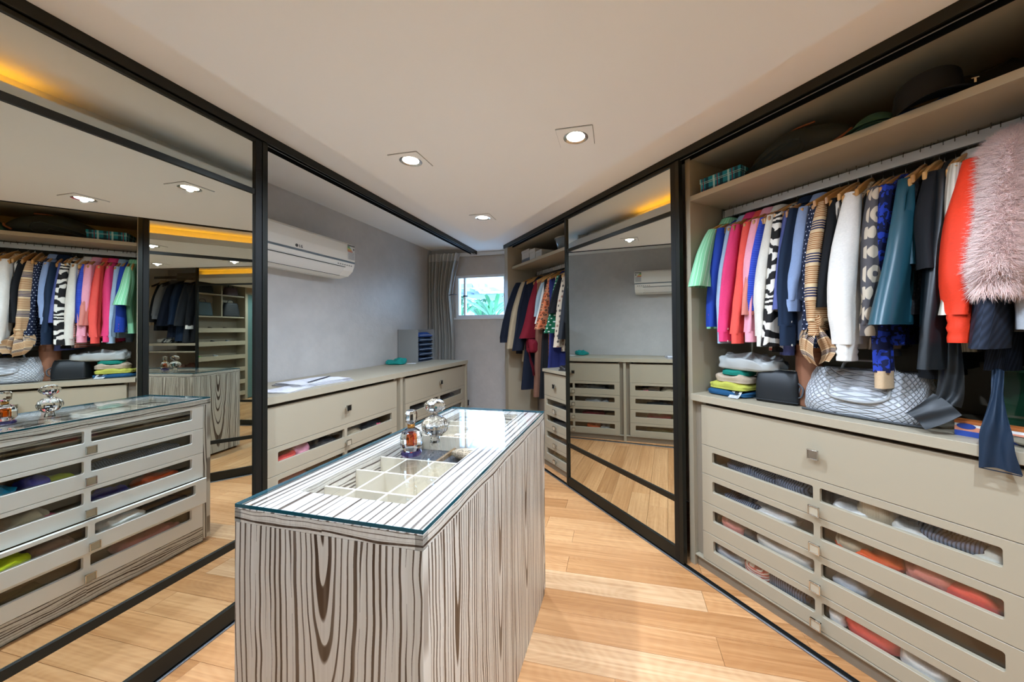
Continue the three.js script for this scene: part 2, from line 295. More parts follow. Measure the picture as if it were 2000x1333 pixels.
// far open wardrobe with the long dresses
{
  const t = thing('wardrobe', 'beige wardrobe carcass, open in front, beside the window at the far end', 'wardrobe', [WP[0], 0, WP[2]], TH, 'built-in wardrobes along the slanted wall');
  part('side_panel', bx(-2.34, -2.245, 0, CEIL - .01, -.42, -.02), plainLacquer, t); part('side_panel', bx(-.98, -.955, 0, CEIL - .03, -.69, -.08), plainLacquer, t);
  part('back_panel', bx(-2.12, -.98, 0, CEIL - .03, -.695, -.68), plainLacquer, t);
  part('top_panel', prism([[-2.245, -.09], [-2.245, -.45], [-2.12, -.68], [-.98, -.68], [-.98, -.09]], 2.41, CEIL - .002), plainLacquer, t);
  part('shelf', prism([[-2.245, -.08], [-2.245, -.45], [-2.12, -.68], [-.98, -.68], [-.98, -.08]], 2.147, 2.177), plainLacquer, t);
  part('floor_board', prism([[-2.245, -.1], [-2.245, -.45], [-2.12, -.68], [-1.48, -.68], [-1.48, -.1]], 0, .07), lacquerDark, t);
  solo('worktop', 'short beige worktop on the narrow chest in the far wardrobe', 'worktop', bx(-1.475, -.981, .97, 1.0, -.68, -.06, .002), plainLacquer, [WP[0], 0, WP[2]], TH);
  drawerChest('narrow beige chest of drawers in the far wardrobe beside the long dresses', R(1.472, -.08), TH, .46, .58, 1, LINES, 'chests of drawers with glass slots');
  const r = thing('hanging_rail', 'flat white rail holding the long dresses in the far wardrobe', 'clothes rail', [WP[0], 0, WP[2]], TH);
  part('rail', bx(-2.2, -.985, 2.085, 2.127, -.421, -.401), mat(0xffffff, .35, { metalness: .5 }), r); part('bracket', bx(-.987, -.981, 2.07, 2.14, -.44, -.38), nickel, r);
}
// ---------------------------------------------------------------- long dresser before the grey wall
const DT = 1.5298, DP = [-1.94, 0, -1.64];
const D = (x, z, y = 0) => [DP[0] + Math.cos(DT) * x + Math.sin(DT) * z, y, DP[2] - Math.sin(DT) * x + Math.cos(DT) * z];
{
  const L2 = [.966, .731, .567, .402, .236, .074];
  solo('worktop', 'long grey beige worktop of the dresser along the grey wall', 'worktop', prism([[-.07, .02], [2.5, .02], [2.5, -.67], [-.07, -.56]], .988, 1.03), plainLacquer, DP, DT);
  drawerChest('beige dresser unit with glass slots below the white folded cloths, nearest the mirror', D(0, 0), DT, 1.147, .5, 2, L2, 'chests of drawers with glass slots');
  drawerChest('beige dresser unit with glass slots beside the window curtain', D(1.268, 0), DT, 1.178, .5, 2, L2, 'chests of drawers with glass slots');
  const t = thing('dresser_frame', 'beige upright panels dividing and closing the long dresser', 'cabinet frame', DP, DT);
  part('end_panel', bx(2.468, 2.5, 0, .988, -.6, .012), plainLacquer, t); part('divider', bx(1.192, 1.224, 0, .988, -.5, .005), plainLacquer, t); part('end_panel', bx(-.07, -.04, 0, .988, -.5, .005), plainLacquer, t);
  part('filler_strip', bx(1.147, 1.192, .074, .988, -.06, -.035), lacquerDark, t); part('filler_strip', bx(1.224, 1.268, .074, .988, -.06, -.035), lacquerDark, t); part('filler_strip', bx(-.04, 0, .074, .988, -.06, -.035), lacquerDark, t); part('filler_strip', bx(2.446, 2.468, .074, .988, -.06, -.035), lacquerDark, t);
}
// partition between the mirrored bay and the niche
{
  const t = thing('wardrobe', 'dark closed wardrobe bay behind the left mirror, its end panel by the niche', 'wardrobe', [0, 0, 0]);
  part('side_panel', bx(XW, -1.875, 0, 2.5, -1.545, -1.515), plainLacquer, t); part('side_panel', bx(XW, -1.875, 0, 2.44, -.285, -.26), plainLacquer, t);
}

// ---------------------------------------------------------------- island with zebra-grained veneer
const ISL = .0271, IX = -.7122, IZ = 1.2875, ID = [Math.sin(ISL), -Math.cos(ISL)], IN = [Math.cos(ISL), Math.sin(ISL)];
const IP = (n, d, y = 0) => [IN[0] * n + ID[0] * d, y, IN[1] * n + ID[1] * d];
const isl = thing('display_island', 'island of black-striped white veneer with a glass top and drawers', 'island', IP(IX, IZ), -ISL);
{
  const hw = .271, hl = .585, o = [-.90 - IX, -.565 - IX], z0 = -(1.81 - IZ), z1 = -(.817 - IZ);   // opening
  const uvBox = (g, fu, fv) => { const p = g.attributes.position, uv = g.attributes.uv; for (let i = 0; i < uv.count; i++) uv.setXY(i, fu(p.getX(i), p.getY(i), p.getZ(i)), fv(p.getX(i), p.getY(i), p.getZ(i))); return g; };
  part('end_panel', uvBox(bx(-hw, hw, .02, .914, hl - .022, hl, .001), x => (x + hw) / .542, (x, y) => y / .93), M_zEnd, isl);
  part('end_panel', uvBox(bx(-hw, hw, .02, .914, -hl, -hl + .022, .001), x => 1 - (x + hw) / .542, (x, y) => y / .93), M_zEnd, isl);
  part('side_panel', uvBox(bx(hw - .02, hw, .0, .914, -hl + .022, hl - .022, .001), (x, y, z) => (hl - z) / 1.17, (x, y) => y / .93), M_zSide, isl);
  const topUV = g => uvBox(g, x => (x + hw) / .542, (x, y, z) => z / 1.17 + .5);
  const band = g => { const p = g.attributes.position, n = g.attributes.normal, uv = g.attributes.uv; for (let i = 0; i < uv.count; i++) { const ay = Math.abs(n.getY(i)); if (ay < .7) uv.setXY(i, (Math.abs(n.getX(i)) > .5 ? p.getZ(i) : p.getX(i)) * 1.6, (p.getY(i) - .915) / .12 + .1); } return g; };
  const yT0 = .9145, yT1 = .95;
  const strips = [[-hw, o[0], -hl, hl], [o[1], hw, -hl, hl], [o[0], o[1], z1, hl], [o[0], o[1], -hl, z0]];
  for (const [a, b, c, d] of strips) part('top_frame', topUV(bx(a, b, yT1 - .002, yT1, c, d, 0)), M_zTop, isl);
  part('edge_band', [band(bx(-hw, hw, yT0, yT1 - .002, hl - .02, hl, 0)), band(bx(-hw, hw, yT0, yT1 - .002, -hl, -hl + .02, 0)), band(bx(-hw, -hw + .02, yT0, yT1 - .002, -hl, hl, 0)), band(bx(hw - .02, hw, yT0, yT1 - .002, -hl, hl, 0)), band(bx(o[1], o[1] + .02, .87, yT1 - .002, z0, z1, 0)), band(bx(o[0] - .02, o[0], .87, yT1 - .002, z0, z1, 0)), band(bx(o[0], o[1], .87, yT1 - .002, z1, z1 + .02, 0)), band(bx(o[0], o[1], .87, yT1 - .002, z0 - .02, z0, 0))], M_zBand, isl);
  part('glass_top', bx(-hw + .001, hw - .001, .9515, .9595, -hl + .001, hl - .001, 0), clearPane, isl);
  const e = .0012, teal = phys(0x1d5a66, .08, { transmission: .3, thickness: 0 });
  part('glass_edge', [bx(-hw, hw, .9512, .96, hl - e, hl, 0), bx(-hw, hw, .9512, .96, -hl, -hl + e, 0), bx(-hw, -hw + e, .9512, .96, -hl, hl, 0), bx(hw - e, hw, .9512, .96, -hl, hl, 0)], teal, isl);
  // jewellery tray below the glass
  const cream = mat(0xd9cfba, .6), slate = mat(0x2c2f34, .7);
  const zz = d => -(d - IZ);
  part('tray_floor', bx(o[0] - .02, o[1] + .02, .858, .866, z0 - .02, z1 + .02, 0), cream, isl);
  part('tray_lining', bx(o[0], o[1], .866, .869, zz(1.43), zz(1.16), 0), slate, isl, 'dark grey lining of the open middle bay');
  for (const d of [.90, 1.03, 1.155, 1.435, 1.61, 1.69]) part('tray_divider', bx(o[0], o[1], .866, .93, zz(d) - .004, zz(d) + .004), cream, isl);
  for (const n of [-.79, -.68]) { part('tray_divider', bx(n - IX - .004, n - IX + .004, .866, .929, zz(1.155) + .004, z1), cream, isl); }
  part('tray_divider', bx(-.72 - IX - .004, -.72 - IX + .004, .866, .929, z0, zz(1.435) - .004), cream, isl);
  part('inner_floor', bx(-hw + .04, hw - .03, .84, .85, -hl + .03, hl - .03, 0), drawerInside, isl);
  // drawers on the side that the left mirror shows
  part('stile', uvBox(bx(-hw, -hw + .02, .02, .914, -hl + .022, -hl + .042), (x, y, z) => z * 2, (x, y) => y), M_zEnd, isl); part('stile', uvBox(bx(-hw, -hw + .02, .02, .914, hl - .042, hl - .022), (x, y, z) => z * 2, (x, y) => y), M_zEnd, isl);
  part('plinth', band(bx(-hw + .004, -hw + .02, .0, .097, -hl + .042, hl - .042, 0)), M_zBand, isl);
  part('core_panel', bx(.0, .012, .1, .84, -hl + .03, hl - .03, 0), drawerInside, isl);
  const W = 2 * (hl - .042), li = [.914, .758, .596, .43, .265, .1], front = mat(0xf2eee6, .35);
  for (let i = 0; i < 5; i++) {
    const d = drawer(isl, -W / 2, W / 2, li[i + 1], li[i], .25, 2, front, { wt: li[i] - .022, wb: li[i] - .085, ky: li[i + 1] + .036 });
    d.rotation.y = -Math.PI / 2; d.position.set(-hw + .001 - (i === 3 ? .03 : 0), 0, 0);
  }
}

// ---------------------------------------------------------------- cloth patterns
const P = {};
const weave = (c, amt = .025, sc = 60) => tex(128, 128, (u, v) => { const n = vnoise(u * sc, v * sc, sc, sc), k = 1 + (n - .5) * amt * 2 + (vnoise(u * 6, v * 6, 6, 6) - .5) * amt; return [c[0] * k, c[1] * k, c[2] * k].map(x => clamp(x, 0, 255)); }, 6, 6);
const creases = tex(256, 256, (u, v) => { const w = u + .05 * vnoise(u * 4, v * 3, 4, 3), n = .55 * vnoise(w * 9, v * 2, 9, 2) + .3 * vnoise(w * 22, v * 5, 22, 5) + .15 * vnoise(u * 14, v * 14, 14, 14); return [n * 255, n * 255, n * 255]; }, 2.2, 1.2, false);
const CREASE = { bumpMap: creases, bumpScale: .011 };
const cloth = (h, rough = .85, o = {}) => phys(0xffffff, rough, { map: weave(hex(h)), ...CREASE, sheen: .08, sheenRoughness: .5, specularIntensity: .6, ...o });
const pat = (fn, rep = [3, 3], rough = .8, n = 256) => phys(0xffffff, rough, { map: tex(n, n, fn, rep[0], rep[1]), ...CREASE, sheen: .08, sheenRoughness: .5, specularIntensity: .6 });
const blob = (u, v, n, seed) => { let best = 9, id = 0; const x = u * n, y = v * n, xi = Math.floor(x), yi = Math.floor(y); for (let a = -1; a < 2; a++) for (let b = -1; b < 2; b++) { const i = ((xi + a) % n + n) % n, j = ((yi + b) % n + n) % n; const dx = xi + a + .2 + .6 * hash2(i + seed, j) - x, dy = yi + b + .2 + .6 * hash2(i, j + seed * 3 + 9) - y, d = Math.hypot(dx * (1 + .5 * hash2(i, j + seed)), dy); if (d < best) { best = d; id = hash2(i * 3 + seed, j * 7); } } return [best, id]; };
P.mint = pat((u, v) => { const s = (u * 14) % 1 < .12; return s ? [205, 232, 210] : [128, 196, 148]; }, [5, 1]);
P.zebra = pat((u, v) => { const w = v * 7 + 1.5 * vnoise(u * 3, v * 6, 3, 6) + .5 * vnoise(u * 8, v * 10, 8, 10); return (w % 1) < .5 ? [28, 26, 26] : [226, 220, 208]; }, [4, 2.4]);
P.tan = pat((u, v) => { const b = (v * 2) % 1, base = [214, 186, 146]; if (b < .52) { return ((v * 34) % 1) < .5 ? [150, 92, 48] : base; } if (b < .62 || b > .9) return base; return ((v * 26) % 1) < .55 ? [38, 42, 78] : base; }, [3, 3.2]);
P.leopard = pat((u, v) => { const [d, id] = blob(u + .03 * vnoise(u * 9, v * 9), v, 3, 5); const r = .28 + .16 * id; if (d < r && !(id > .55 && d < .14)) return [196, 180, 158]; return [84, 80, 82]; }, [5, 4]);
P.cobalt = pat((u, v) => { const n = vnoise(u * 14, v * 14, 14, 14) * .6 + vnoise(u * 30, v * 30, 30, 30) * .4; return n > .5 ? [36, 62, 168] : [22, 28, 66]; }, [5, 5]);
P.dots = pat((u, v) => { const a = u * 8, b = v * 8, o = Math.floor(b) % 2 ? .5 : 0; return Math.hypot((a + o) % 1 - .5, b % 1 - .5) < .16 ? [210, 212, 222] : [24, 32, 56]; }, [6, 6]);
P.checks = pat((u, v) => { const s = ((v * 16) % 1 < .5); return s ? [196, 88, 70] : [226, 206, 192]; }, [4, 4]);
P.royal = pat((u, v) => { const s = ((v * 26) % 1 < .35); return s ? [70, 100, 205] : [34, 58, 172]; }, [4, 4]);
P.embroidered = pat((u, v) => { const y = v; if (y > .5 && y < .97) { const [d, id] = blob(u, v, 10, 11); if (id > .45 && (d < .1 || d < .3 && d > .22 && vnoise(u * 40, v * 40) > .4)) return id > .85 ? [214, 70, 84] : id > .6 ? [226, 220, 204] : [186, 176, 160]; } return [26, 58, 150]; }, [3, 1]);
P.snake = pat((u, v) => { const n = vnoise(u * 18, v * 10, 18, 10); return n > .55 ? [206, 200, 188] : n > .4 ? [120, 116, 110] : [52, 52, 52]; }, [5, 5]);
P.lace = pat((u, v) => { const [d] = blob(u, v, 8, 3); return d < .26 ? [118, 92, 66] : [206, 182, 148]; }, [7, 7]);
P.blackLace = pat((u, v) => { const [d] = blob(u, v, 8, 3); return d < .22 ? [58, 54, 50] : [20, 20, 22]; }, [6, 6]);
P.polka = pat((u, v) => { const a = u * 6, b = v * 6, o = Math.floor(b) % 2 ? .5 : 0; return Math.hypot((a + o) % 1 - .5, b % 1 - .5) < .2 ? [222, 228, 220] : [22, 98, 66]; }, [5, 5]);
P.orangeLeo = pat((u, v) => { const [d, id] = blob(u, v, 7, 21); return d < .34 && d > .14 ? [40, 28, 22] : id > .5 ? [206, 108, 66] : [196, 128, 92]; }, [5, 5]);
P.floral = pat((u, v) => { const [d, id] = blob(u, v, 5, 31); return d < .25 ? (id > .5 ? [92, 84, 76] : [142, 104, 88]) : [196, 178, 154]; }, [4, 4]);
P.greyPrint = pat((u, v) => { const n = vnoise(u * 16, v * 16, 16, 16); return n > .52 ? [96, 100, 112] : [42, 48, 62]; }, [5, 5]);
P.rib = pat((u, v) => { const s = .5 + .5 * Math.sin((u * 1 + v * .35) * Math.PI * 2 * 20); return mix3([17, 22, 34], [40, 48, 64], s * .8); }, [4, 4]);
P.taupeDots = pat((u, v) => { const a = u * 9, b = v * 9, o = Math.floor(b) % 2 ? .5 : 0; return Math.hypot((a + o) % 1 - .5, b % 1 - .5) < .14 ? [214, 206, 202] : [124, 110, 106]; }, [6, 6]);
P.pleat = pat((u, v) => { const s = .5 + .5 * Math.sin(u * Math.PI * 2 * 16); return mix3([172, 164, 148], [216, 209, 194], s); }, [4, 1]);
P.plaid = pat((u, v) => { const a = (u * 4) % 1, b = (v * 4) % 1; let c = [22, 120, 138]; if (a < .22) c = mix3(c, [10, 28, 40], .7); if (b < .22) c = mix3(c, [12, 30, 44], .6); if (Math.abs(a - .6) < .07) c = mix3(c, [210, 226, 226], .7); if (Math.abs(b - .6) < .07) c = mix3(c, [190, 214, 216], .6); if (Math.abs(a - .85) < .03) c = [120, 40, 60]; return c; }, [3, 3]);
P.stripesGrey = pat((u, v) => (u * 20) % 1 < .4 ? [44, 46, 54] : [104, 112, 128], [5, 5]);
P.animal = pat((u, v) => { const [d, id] = blob(u, v, 7, 41); return d < .36 && d > .2 ? [44, 34, 28] : [206, 184, 154]; }, [12, 12]);
const C = { tan2: cloth(0xcdb08c), blue: cloth(0x1d3f9c), tan: cloth(0xa8824e), ltblue: cloth(0x9db2c6), hotpink: cloth(0xdf3f74), coral: cloth(0xe6574c), pink: cloth(0xeca2b2), dusty: cloth(0xd28274), ivory: cloth(0xd9d3c6), peri: cloth(0x565f96), navy: cloth(0x17283f), chambray: cloth(0x8b9fc3), black: cloth(0x131417), white: cloth(0xe4dfd6), cream: cloth(0xcac3b2), red: cloth(0xe0391b, .6), teal: phys(0x1d4a57, .38, { sheen: .4 }), navySatin: phys(0x182433, .45, { sheen: .3 }), blackSatin: phys(0x191d20, .42, { sheen: .3 }), burgundy: cloth(0x7a1626), taupe: cloth(0x85746a), paleblue: cloth(0xa9bcc4), brown: cloth(0x7d5846), indigo: cloth(0x2a2f66), charcoal: cloth(0x2b2d31), greyDenim: cloth(0x77797c), beige: cloth(0xb3a184), deepnavy: cloth(0x141b2b), silver: cloth(0xa9abae), tealCloth: cloth(0x17806f), yellow: cloth(0xcfc92f), orange: cloth(0xe2571f), khaki: cloth(0x5d5128), offwhite: cloth(0xd8d2c6), lime: cloth(0xc9d21c), cyan: cloth(0x1599c4), violet: cloth(0x4b45a8), green: cloth(0x2f7a3c), rosy: cloth(0xd9486f) };

// ---------------------------------------------------------------- hangers
const hangerGeo = (() => {                                           // the plane of the hanger is local y-z; the hook closes over the rail at y = 0
  const top = [], bot = [], N = 14;
  for (let i = 0; i <= N; i++) { const a = i / N * 2 - 1, s = Math.abs(a), y = -.078 - .088 * s ** 1.2; top.push([a * .205, y + .011 + .006 * (1 - s)]); bot.push([a * .205, y - .013 - .006 * (1 - s)]); }
  const sh = new THREE.Shape(); top.forEach((p, i) => i ? sh.lineTo(p[0], p[1]) : sh.moveTo(p[0], p[1])); bot.reverse().forEach(p => sh.lineTo(p[0], p[1]));
  const g = new THREE.ExtrudeGeometry(sh, { depth: .007, bevelEnabled: true, bevelThickness: .003, bevelSize: .003, bevelSegments: 1 }); g.translate(0, 0, -.0035); g.rotateY(Math.PI / 2);
  const hook = tube([[0, -.07, 0], [0, -.045, -.001], [0, -.028, -.014], [0, .012, -.02], [0, .032, -.006], [0, .027, .014], [0, .006, .019]], .0016, 22, 5);
  return { wood: g, hook };
})();
const blackHanger = mat(0x2a2522, .5);
function hanger(name, label, pos, turn, yaw, m, group) {
  const t = thing('clothes_hanger', label, 'hanger', pos, turn + yaw, group);
  part('shoulder_bar', hangerGeo.wood, m, t); part('hook', hangerGeo.hook, steelWire, t);
  return t;
}
// ---------------------------------------------------------------- garments (hanging plane local y-z, +z towards the room, y = 0 at the rail)
function ring(y, a, b, cz, n, foldAmp, foldN, ph, px = 0, e = .8) {
  const o = [];
  for (let i = 0; i < n; i++) {
    const t = i / n * Math.PI * 2, c = Math.cos(t), s = Math.sin(t);
    const f = 1 + 0 * ph;
    const bz = a * Math.sign(c) * Math.abs(c) ** e, bxx = b * Math.sign(s) * Math.abs(s) ** e;
    const w = foldAmp * (Math.sin(foldN * t + ph) + .5 * Math.sin((foldN * 2 + 1) * t + ph * 2.3));
    o.push([px + bxx * f + w * Math.abs(s) ** .5 * (s >= 0 ? 1 : -1), y, cz + bz + w * .5 * c]);
  }
  return o;
}
function garmentBody(o, sd) {
  const n = 32, rows = [], L = o.len, hw = o.w ?? .2, th = o.t ?? .022, fl = o.flare ?? 1.05, ph = sd * 1.7, fold = o.fold ?? .009, nf = o.nf ?? 4;
  const prof = [[-.012, .05, .03], [.006, .078, .032], [.03, .115, .03], [.058, .158, .026], [.082, hw * .96, th], [.15, hw, th * 1.1], [.3, hw * .92 * lerp(1, fl, .3), th * 1.2]];
  for (const [d, a, b] of prof) rows.push(ring(-.088 - d, a, b, 0, n, fold * d * 1.5, nf, ph));
  for (let k = 1; k <= 7; k++) { const f = k / 7, d = lerp(.3, L, f), sway = .01 * Math.sin(sd + f * 3) + (o.lean ?? .035) * f; rows.push(ring(-.088 - d + (k === 7 ? .006 * Math.sin(sd * 3) : 0), hw * .9 * lerp(1, fl, .3 + .7 * f), th * lerp(1.2, 1.45, f), sway, n, fold * (.5 + f), nf, ph + f * .6, .006 * Math.sin(sd * 5 + f * 4))); }
  return loft(rows, true, false, false, 2 * hw * 2, L);
}
function sleeveGeo(o, sd, side) {                                    // side +1 faces the room
  const n = 18, rows = [], L = o.sl, hw = o.w ?? .2, sw = o.sw ?? .052, st = o.st ?? .026, out = side > 0 ? (o.out ?? .05) + .055 : -.03, kind = o.sk ?? 'cuff', m = 11;
  for (let k = 0; k <= m; k++) {
    const f = k / m, y = -.142 - f * L, cz = side * (hw - .034) + out * f ** .8 + .01 * Math.sin(sd * 2 + f * 5) * f, px = .012 * Math.sin(sd * 3.1 + f * 3.5) * f + (o.px ?? 0) * f;
    let a = lerp(sw * .62, sw * 1.06, Math.min(1, f * 2.4)), b = st * lerp(.7, 1, Math.min(1, f * 3));
    if (kind === 'cuff') { a *= f > .72 ? lerp(1, .82, (f - .72) / .28) : 1; if (f > .8) b *= .8; }
    if (kind === 'gather') { a *= 1 + .28 * Math.sin(f * Math.PI * .9) ; b *= 1 + .3 * Math.sin(f * Math.PI); if (f > .9) { a *= .82; } }
    if (kind === 'bell') { a *= 1 + 1.0 * f * f; }
    if (kind === 'short') { a *= 1.25 + .35 * f; b *= 1.1 + .4 * f; }
    rows.push(ring(y, a, b, cz, n, (.003 + .005 * f) * (o.sfold ?? 1), 4, sd + f * 2 + side, px));
  }
  return loft(rows, true, k0(rows), false, .22, L);
}
const k0 = () => true;
function endOf(o, sd, side, f) { const hw = o.w ?? .2; return [.012 * Math.sin(sd * 3.1 + f * 3.5) * f + (o.px ?? 0) * f, -.142 - f * o.sl, side * (hw - .034) + (side > 0 ? (o.out ?? .05) + .055 : -.03) + .01 * Math.sin(sd * 2 + f * 5) * f]; }
let gseed = 1;
function garment(name, label, category, pos, turn, o, group) {
  const sd = gseed++ * 1.37, t = thing(name, label, category, pos, turn + (o.yaw ?? rr(-.06, .06)), group), m = o.m;
  part('body', garmentBody(o, sd), o.bm ?? m, t);
  if (o.sl) for (const s of [1, -1]) {
    const sg = part('sleeve', sleeveGeo(o, sd, s), m, t), f = 1, kind = o.sk ?? 'cuff';
    if (kind === 'cuff' || kind === 'gather') {
      const a = (o.sw ?? .052) * (kind === 'gather' ? .86 : .86), b = (o.st ?? .026) * .82, [cx, cy, cz] = endOf(o, sd, s, 1), hgt = o.cuffH ?? .058, rows = [];
      const N = kind === 'gather' ? 6 : 3;
      for (let k = 0; k <= N; k++) { const q = k / N, bulge = kind === 'gather' ? 1 + .07 * Math.sin(k * 2.6) : 1.02; rows.push(ring(cy + .006 - q * hgt, a * bulge, b * bulge, cz, 18, .0012, 4, sd, cx)); }
      part('cuff', loft(rows, true, false, false, .2, hgt), o.cm ?? m, sg);
      if (o.buttons) part('button', [0, 1].map(i => { const g = new THREE.CylinderGeometry(.0055, .0055, .003, 12); g.rotateZ(Math.PI / 2); g.translate(cx + b * 1.06 + .001, cy - .012 - i * (hgt - .02) + (i ? 0 : .03), cz + a * .25); return g; }), o.buttons, sg);
    }
  }
  if (o.collar) { const w = .06, rows = [[-.098, .088, .036], [-.072, .07, .034], [-.054, .06, .034], [-.058, .064, .04], [-.1, .1, .046]].map(([y, a, b]) => ring(y, a, b, 0, 24, .0015, 3, sd)); part('collar', loft(rows, true, false, false, .3, .1), o.collar === true ? m : o.collar, t); }
  if (o.yoke) { const rows = []; const hw = (o.w ?? .2) + .004, th = (o.t ?? .022) + .004; for (const [d, a, b] of [[-.012, .054, .034], [.006, .083, .036], [.03, .12, .034], [.058, .163, .03], [.082, hw * .97, th * 1.1], [.15, hw * 1.01, th * 1.25], [.21, hw * .985, th * 1.35]]) rows.push(ring(-.086 - d, a, b, 0, 32, .003 * d * 8, 9, sd)); part('yoke', loft(rows, true, false, false, .8, .2), o.yoke, t); }
  return t;
}

// ---------------------------------------------------------------- the row of colourful clothes
const buttonWhite = mat(0xe8e6df, .3);
const ROW = 'clothes in the colourful row on the right';
const row1 = [
  // s, name, label, category, options
  [-.338, 'shirt', 'mint green striped short-sleeved shirt at the far end of the colourful row', 'shirt', { m: P.mint, len: .64, sl: .35, sk: 'short', sw: .05, out: .08, collar: true, hz: .04 }],
  [-.372, 'tunic', 'royal blue tunic with embroidered flowers on its sleeve', 'tunic', { m: P.embroidered, len: .64, sl: .58, sk: 'loose', sw: .058, out: .035, hz: .02 }],
  [-.4, 'top', 'thin tan top squeezed between the royal blue tunic and the pale blue shirt', 'top', { m: C.tan, len: .5, t: .012 }],
  [-.425, 'shirt', 'pale grey blue shirt next to the hot pink shirt', 'shirt', { m: C.ltblue, len: .68, sl: .62, collar: true, cuffH: .06 }],
  [-.478, 'shirt', 'hot pink shirt with buttoned cuff', 'shirt', { m: C.hotpink, len: .66, sl: .61, collar: true, buttons: buttonWhite, hz: .015 }],
  [-.525, 'shirt', 'coral red shirt between the hot pink and the light pink shirts', 'shirt', { m: C.coral, len: .68, sl: .62, collar: true }],
  [-.578, 'shirt', 'light pink shirt with a plain cuff beside the coral shirt', 'shirt', { m: C.pink, len: .66, sl: .61, collar: true, hz: .01 }],
  [-.612, 'blouse', 'dusty salmon blouse behind the light pink shirt', 'blouse', { m: C.dusty, len: .66, sl: .52, sk: 'loose' }],
  [-.632, 'shirt', 'bright royal blue knit shirt with fine pale stripes', 'shirt', { m: P.royal, len: .7, sl: .5, sk: 'loose', collar: C.offwhite }],
  [-.65, 'blouse', 'red and white striped blouse squeezed beside the ivory one', 'blouse', { m: P.checks, len: .76, sl: .62, sk: 'loose', t: .014, sw: .045, out: .02, hz: -.02 }],
  [-.672, 'blouse', 'ivory blouse with a long plain sleeve before the zebra blouse', 'blouse', { m: C.ivory, len: .66, sl: .63, hz: .012 }],
  [-.712, 'blouse', 'black and white zebra-striped blouse', 'blouse', { m: P.zebra, len: .76, sl: .68, sk: 'loose', sw: .058, out: .05, hz: .025 }],
  [-.742, 'shirt', 'indigo blue shirt showing above the navy shirt', 'shirt', { m: C.peri, len: .78, sl: .5, sk: 'loose' }],
  [-.775, 'shirt', 'dark navy shirt with two white cuff buttons', 'shirt', { m: C.navy, len: .68, sl: .58, sw: .07, cuffH: .1, buttons: buttonWhite, collar: true, out: .05, hz: .012 }],
  [-.835, 'shirt', 'light chambray blue shirt with a folded collar', 'shirt', { m: C.chambray, len: .7, sl: .46, collar: true, sw: .056, out: .03 }],
  [-.866, 'blouse', 'dark navy blouse with tiny pale dots', 'blouse', { m: P.dots, len: .74, sl: .6, sk: 'loose' }],
  [-.905, 'blouse', 'tan and navy striped blouse tied at the hem', 'blouse', { m: P.tan, len: .66, sl: .56, sk: 'gather', sw: .066, out: .045, cuffH: .07 }],
  [-.95, 'top', 'plain black top beside the tan striped blouse', 'top', { m: C.black, len: .72, sl: .5, sk: 'loose' }],
  [-.985, 'top', 'grey snake-print top beside the white lace blouse', 'top', { m: P.snake, len: .5, hz: .02 }],
  [-1.03, 'blouse', 'white blouse with a beige lace yoke', 'blouse', { m: C.white, len: .74, sl: .66, sk: 'gather', sw: .066, st: .036, out: .05, cuffH: .075, yoke: P.lace, hz: .015 }],
  [-1.072, 'top', 'black sleeveless top between the white blouse and the leopard blouse', 'top', { m: C.black, len: .52 }],
  [-1.108, 'blouse', 'grey blouse with large beige leopard spots', 'blouse', { m: P.leopard, len: .74, sl: .58, sk: 'cuff', sw: .066, st: .03, out: .05, cuffH: .05 }],
  [-1.15, 'blouse', 'cobalt blue and black lace-print blouse with long sleeve', 'blouse', { m: P.cobalt, len: .72, sl: .77, sw: .056, out: .03, cuffH: .07, cm: C.tan2 }],
  [-1.205, 'blouse', 'teal satin blouse with ruffled shoulder and wide bell sleeve', 'blouse', { m: C.teal, len: .62, sl: .58, sk: 'bell', sw: .068, st: .034, out: .07, flare: 1.2 }],
  [-1.24, 'top', 'black lace top beside the teal satin blouse', 'top', { m: P.blackLace, len: .6, hz: .01 }],
  [-1.27, 'dress', 'black jersey dress between the teal blouse and the cream pleats', 'dress', { m: C.black, len: .84, sl: .38, sk: 'loose', sw: .06, out: .04, t: .026 }],
  [-1.3, 'blouse', 'dark satin blouse with long sleeve reaching the grey handbag', 'blouse', { m: C.blackSatin, len: .8, sl: .74, sk: 'bell', sw: .05, out: .05, st: .03 }],
  [-1.335, 'blouse', 'cream pleated blouse left of the taupe dotted blouse', 'blouse', { m: P.pleat, len: .74, sl: .55, sk: 'loose', sw: .058, out: .06, hz: .02 }],
  [-1.36, 'blouse', 'sheer taupe blouse with pale dots beside the red one', 'blouse', { m: P.taupeDots, len: .66, sl: .4, sk: 'loose', collar: C.offwhite, t: .016 }],
  [-1.395, 'blouse', 'bright orange red blouse with a gathered cuff', 'blouse', { m: C.red, len: .6, sl: .55, sk: 'gather', sw: .07, st: .036, out: .075, cuffH: .1, hz: .02 }],
  [-1.415, 'dress', 'dark navy ribbed dress below the pink fur', 'dress', { m: P.rib, len: .8, sl: .66, sk: 'bell', sw: .066, st: .034, out: .07 }],
  [-1.5, 'jacket', 'silver grey fur-knit jacket showing below the pink fur', 'jacket', { m: C.silver, len: .66, sl: .6, sk: 'loose', sw: .06, out: .05 }],
];
row1.forEach(([s0, name, label, cat, o], i) => {
  const s = s0 > -1.24 ? s0 - .048 * (1 - (-s0 - .338) / .902) : s0;
  const pos = R(s, -.411 + (o.hz ?? 0), 2.13);
  garment(name, label, cat, pos, TH, o, ROW);
  hanger('h', `wooden hanger inside the ${label}`.split(' ').slice(0, 16).join(' '), R(s - .004, -.411 + (o.hz ?? 0), 2.13), TH, rr(-.12, .12), hangerWood[i % 3], 'hangers of the colourful row');
});
